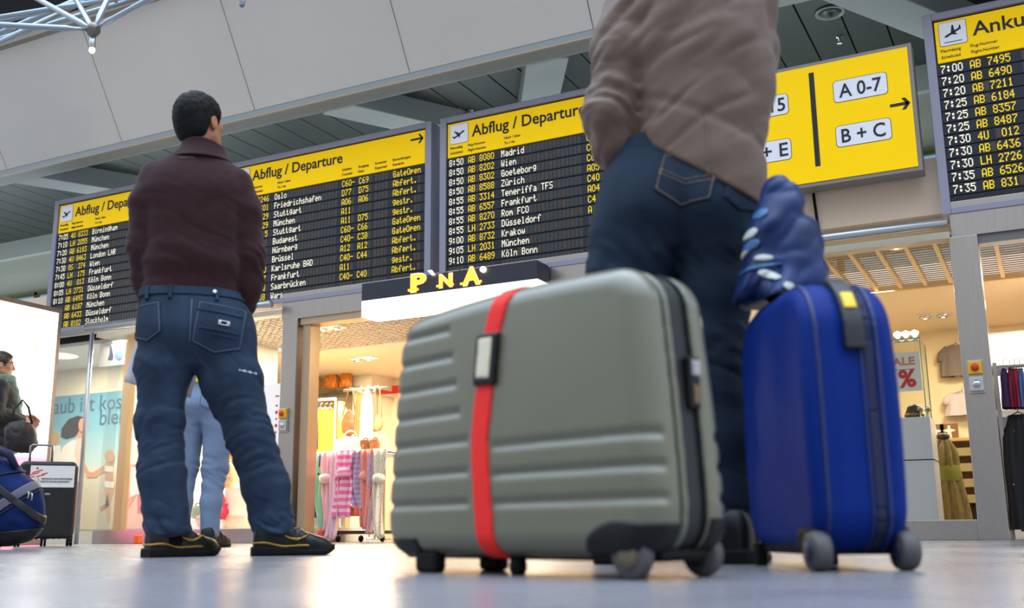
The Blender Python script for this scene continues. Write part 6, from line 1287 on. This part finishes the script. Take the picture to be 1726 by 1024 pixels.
ol = mat('olive_crinkle_cloth', (132, 112, 58), rough=0.75, var=0.35, vscale=30, stretch=(3, 3, 0.6))
dr = empty('scarf_dummy', (at(1598, 800, 9.0)[0], 9.0, 0), 'olive long scarf draped on a stand by the right pillar', 'scarf display')
hd_ = at(1590, 738, 9.0)[2]
sdf_obj('drape', lambda p: zloft(p, [(0.06, 0.02, 0, 0.13, 0.09), (0.25, 0.015, 0, 0.12, 0.085), (0.5, -0.005, 0, 0.095, 0.075), (hd_-0.06, -0.01, 0, 0.07, 0.06), (hd_, -0.01, 0, 0.03, 0.03)])+0.010*np.sin(np.arctan2(p[1], p[0])*9+p[2]*4), (-0.2, -0.16, 0.02), (0.22, 0.16, hd_+0.04), 0.008, ol, dr)
sdf_obj('sash', lambda p: zloft(p, [(0.43, -0.002, 0, 0.105, 0.085), (0.50, -0.005, 0, 0.108, 0.088), (0.56, -0.005, 0, 0.098, 0.08)]), (-0.14, -0.13, 0.4), (0.14, 0.13, 0.6), 0.007, mat('green_sash', (128, 124, 30), rough=0.7), dr)
MB().lathe((0, 0, 0), [(0.12, 0), (0.12, 0.02), (0.02, 0.03), (0.015, 0.1)], 18).build('base', seal, dr, True)
MB().lathe((-0.01, 0, hd_-0.01), [(0.03, 0), (0.05, 0.01), (0.05, 0.035), (0.02, 0.05)], 16).build('neck_cap', mat('cap_brown', (60, 44, 30), rough=0.5), dr, True)
dx = at(1622, 737, 10.0); dz = dx[2]
du = empty('drawer_unit', (dx[0]+0.06, 10.2, 0), 'pale drawer unit with open trays of bracelets', 'drawer unit')
MB().box((-0.42, -0.2, 0.02), (0.42, 0.2, 0.26)).build('carcass', mat('carcass_dark', (40, 30, 24), rough=0.5), du); MB().box((-0.42, 0.0, 0.26), (0.42, 0.2, dz-0.03)).build('back_panel', mat('carcass_tan', (150, 124, 86), rough=0.5), du)
MB().box((-0.44, -0.22, dz-0.03), (0.44, 0.22, dz)).build('worktop', wood, du, bevel=0.004)
for i in range(4):
    z_ = dz-0.16-i*0.135; t = MB().box((-0.41, -0.23-0.02*i, z_), (0.41, -0.215-0.02*i, z_+0.07)).box((-0.41, -0.22-0.02*i, z_), (0.41, 0.0, z_+0.012)).build('tray', mat('tray_khaki', (186, 168, 120), rough=0.5), du)
    for k in range(9):
        MB().lathe((-0.36+k*0.09, -0.16-0.02*i, z_+0.04), [(0.026, -0.010), (0.034, -0.006), (0.034, 0.006), (0.026, 0.010)], 12, 'x').build('bracelet', [mat('br_red', (176, 60, 60)), mat('br_blue', (80, 110, 150)), mat('br_orange', (222, 130, 50)), mat('br_rose', (196, 120, 110))][i], t, True)
for i, (px, lb) in enumerate(((1577, 'brown card with white figure, left one above the drawer unit'), (1601, 'brown card with white figure, right one above the drawer unit'))):
    c = at(px, 736, 10.1); q = empty('picture_card', (c[0], 10.1, dz+0.001), lb, 'card', 0, 'cards above the drawer unit')
    MB().box((-0.075, 0, 0), (0.075, 0.012, 0.135)).build('card', mat('card_brown', (132, 96, 66), rough=0.6), q); MB().prism([(-0.02, 0.01), (0.02, 0.01), (0.015, 0.06), (0.05, 0.07), (0.05, 0.08), (0.012, 0.09), (0.01, 0.12), (-0.01, 0.12), (-0.012, 0.09), (-0.05, 0.08), (-0.05, 0.07), (-0.015, 0.06)], -0.002).build('figure', white, q)
def shirt(px, py0, py1, mm, lb):
    garment('shirt', px, py0, py1, 11.625, 0.3, mm, lb, 'shirt', True, seed=px % 7, depth=0.05)
shirt(1612, 582, 634, mat('shirt_grey', (120, 108, 104), rough=0.8), 'grey shirt on the wall, higher one left of the right pillar'); shirt(1622, 662, 700, mat('shirt_lilac', (206, 190, 196), rough=0.8), 'pale lilac shirt on the wall, lower one left of the right pillar')
# right of the pillar
rkx = at(1676, 610, 7.75); 
gr = empty('garment_stand', (at(1690, 760, 7.75)[0], 7.75, 0), 'pale grey slotted garment stand right of the steel pillar', 'rack')
pg_ = mat('stand_grey', (176, 172, 168), rough=0.45)
zp = at(1672, 612, 7.75)[2]
MB().box((-0.02, -0.02, 0), (0.02, 0.02, zp)).build('upright', pg_, gr)
for pz in (620, 708, 808): z_ = at(1690, pz, 7.75)[2]; MB().prism([(0.02, z_-0.05), (0.05, z_-0.05), (0.09, z_-0.01), (0.09, z_+0.02), (0.02, z_+0.02)], 0.02, Matrix.Translation((0, -0.01, 0))).build('bracket', pg_, gr)
MB().box((-0.02, -0.02, 0.08), (1.1, 0.02, 0.11)).build('foot_rail', pg_, gr); MB().tube([(0, 0.0, zp-0.03), (1.1, 0.0, zp-0.03)], 0.012, 8).build('top_rail', pg_, gr, True); MB().box((1.06, -0.02, 0), (1.1, 0.02, zp)).build('upright', pg_, gr)
MB().box((-0.012, 0.03, zp-0.05), (-0.004, 0.30, zp+0.22)).build('glass_fin', mat('green_glass_edge', (60, 110, 70), rough=0.2), gr)
for i, (px, c, lb) in enumerate(((1692, (70, 36, 84), 'purple scarf, first on the grey garment stand'), (1703, (128, 24, 48), 'wine red scarf on the grey garment stand'), (1711, (160, 30, 62), 'crimson scarf on the grey garment stand'), (1720, (70, 104, 150), 'steel blue scarf on the grey garment stand'))):
    garment('scarf', px, 622, 688, 7.75, 0.05, mat('stand_scarf_%d' % i, c, rough=0.8), lb, 'scarf', seed=i*3, depth=0.06, taper=0.5, group='scarves on the grey garment stand')
starm = stripes('dark_starry_cloth', (14, 13, 17), (190, 190, 200), 16, 'V'); 
for el in [x for x in starm.node_tree.nodes if x.type == 'VALTORGB']: el.color_ramp.elements[1].position = 0.07
garment('coat', 1716, 700, 892, 7.78, 0.24, starm, 'long black coat with tiny pale dots on the garment stand', 'coat', seed=4, depth=0.1, taper=0.1); garment('coat', 1745, 696, 895, 8.05, 0.3, mat('black_cloth', (16, 15, 18), rough=0.8), 'plain black coat at the right edge of the garment stand', 'coat', seed=6, depth=0.1, taper=0.1)
mir = empty('lamp_disc', (at(1712, 598, 9.6)[0], 9.6, at(1712, 598, 9.6)[2]), 'round bright lamp with ring beyond the garment stand', 'lamp')
MB().lathe((0, 0, 0), [(0.002, -0.01), (0.11, -0.01), (0.13, 0.0), (0.11, 0.03), (0.002, 0.03)], 28, 'y').build('disc', mat('disc_glow', (255, 240, 215), emit=2.2), mir, True); MB().tube([(0.15*math.cos(t), -0.01, 0.09*math.sin(t)+0.0) for t in np.linspace(0, 6.283, 25)[:-1]], 0.012, 8, closed=True).build('ring', chrome, mir, True); MB().tube([(0, 0.02, -0.1), (0, 0.02, -float(mir.location.z))], 0.015, 8).build('stem', chrome, mir, True)
wbx = empty('lit_cabinet', (at(1730, 640, 9.2)[0], 9.2, 0.9), 'white glowing cabinet front behind the hanging coats', 'cabinet'); MB().box((-0.3, 0, -0.9), (0.6, 0.3, 0.72)).build('carcass', white, wbx); MB().box((-0.28, -0.01, 0.1), (0.58, 0, 0.70)).build('lit_front', mat('lit_front', (255, 244, 224), emit=1.3), wbx)
orn = MB().box((-0.03, -0.03, 0), (0.03, 0.03, 0.08)); o_ = tag(orn.build('door_wedge', mat('signal_orange', (230, 96, 26), rough=0.5), None, loc=at(234, 894, 7.3)[:2]+(0,), bevel=0.01), 'small orange block at the kick plate beside the sweater man', 'block')
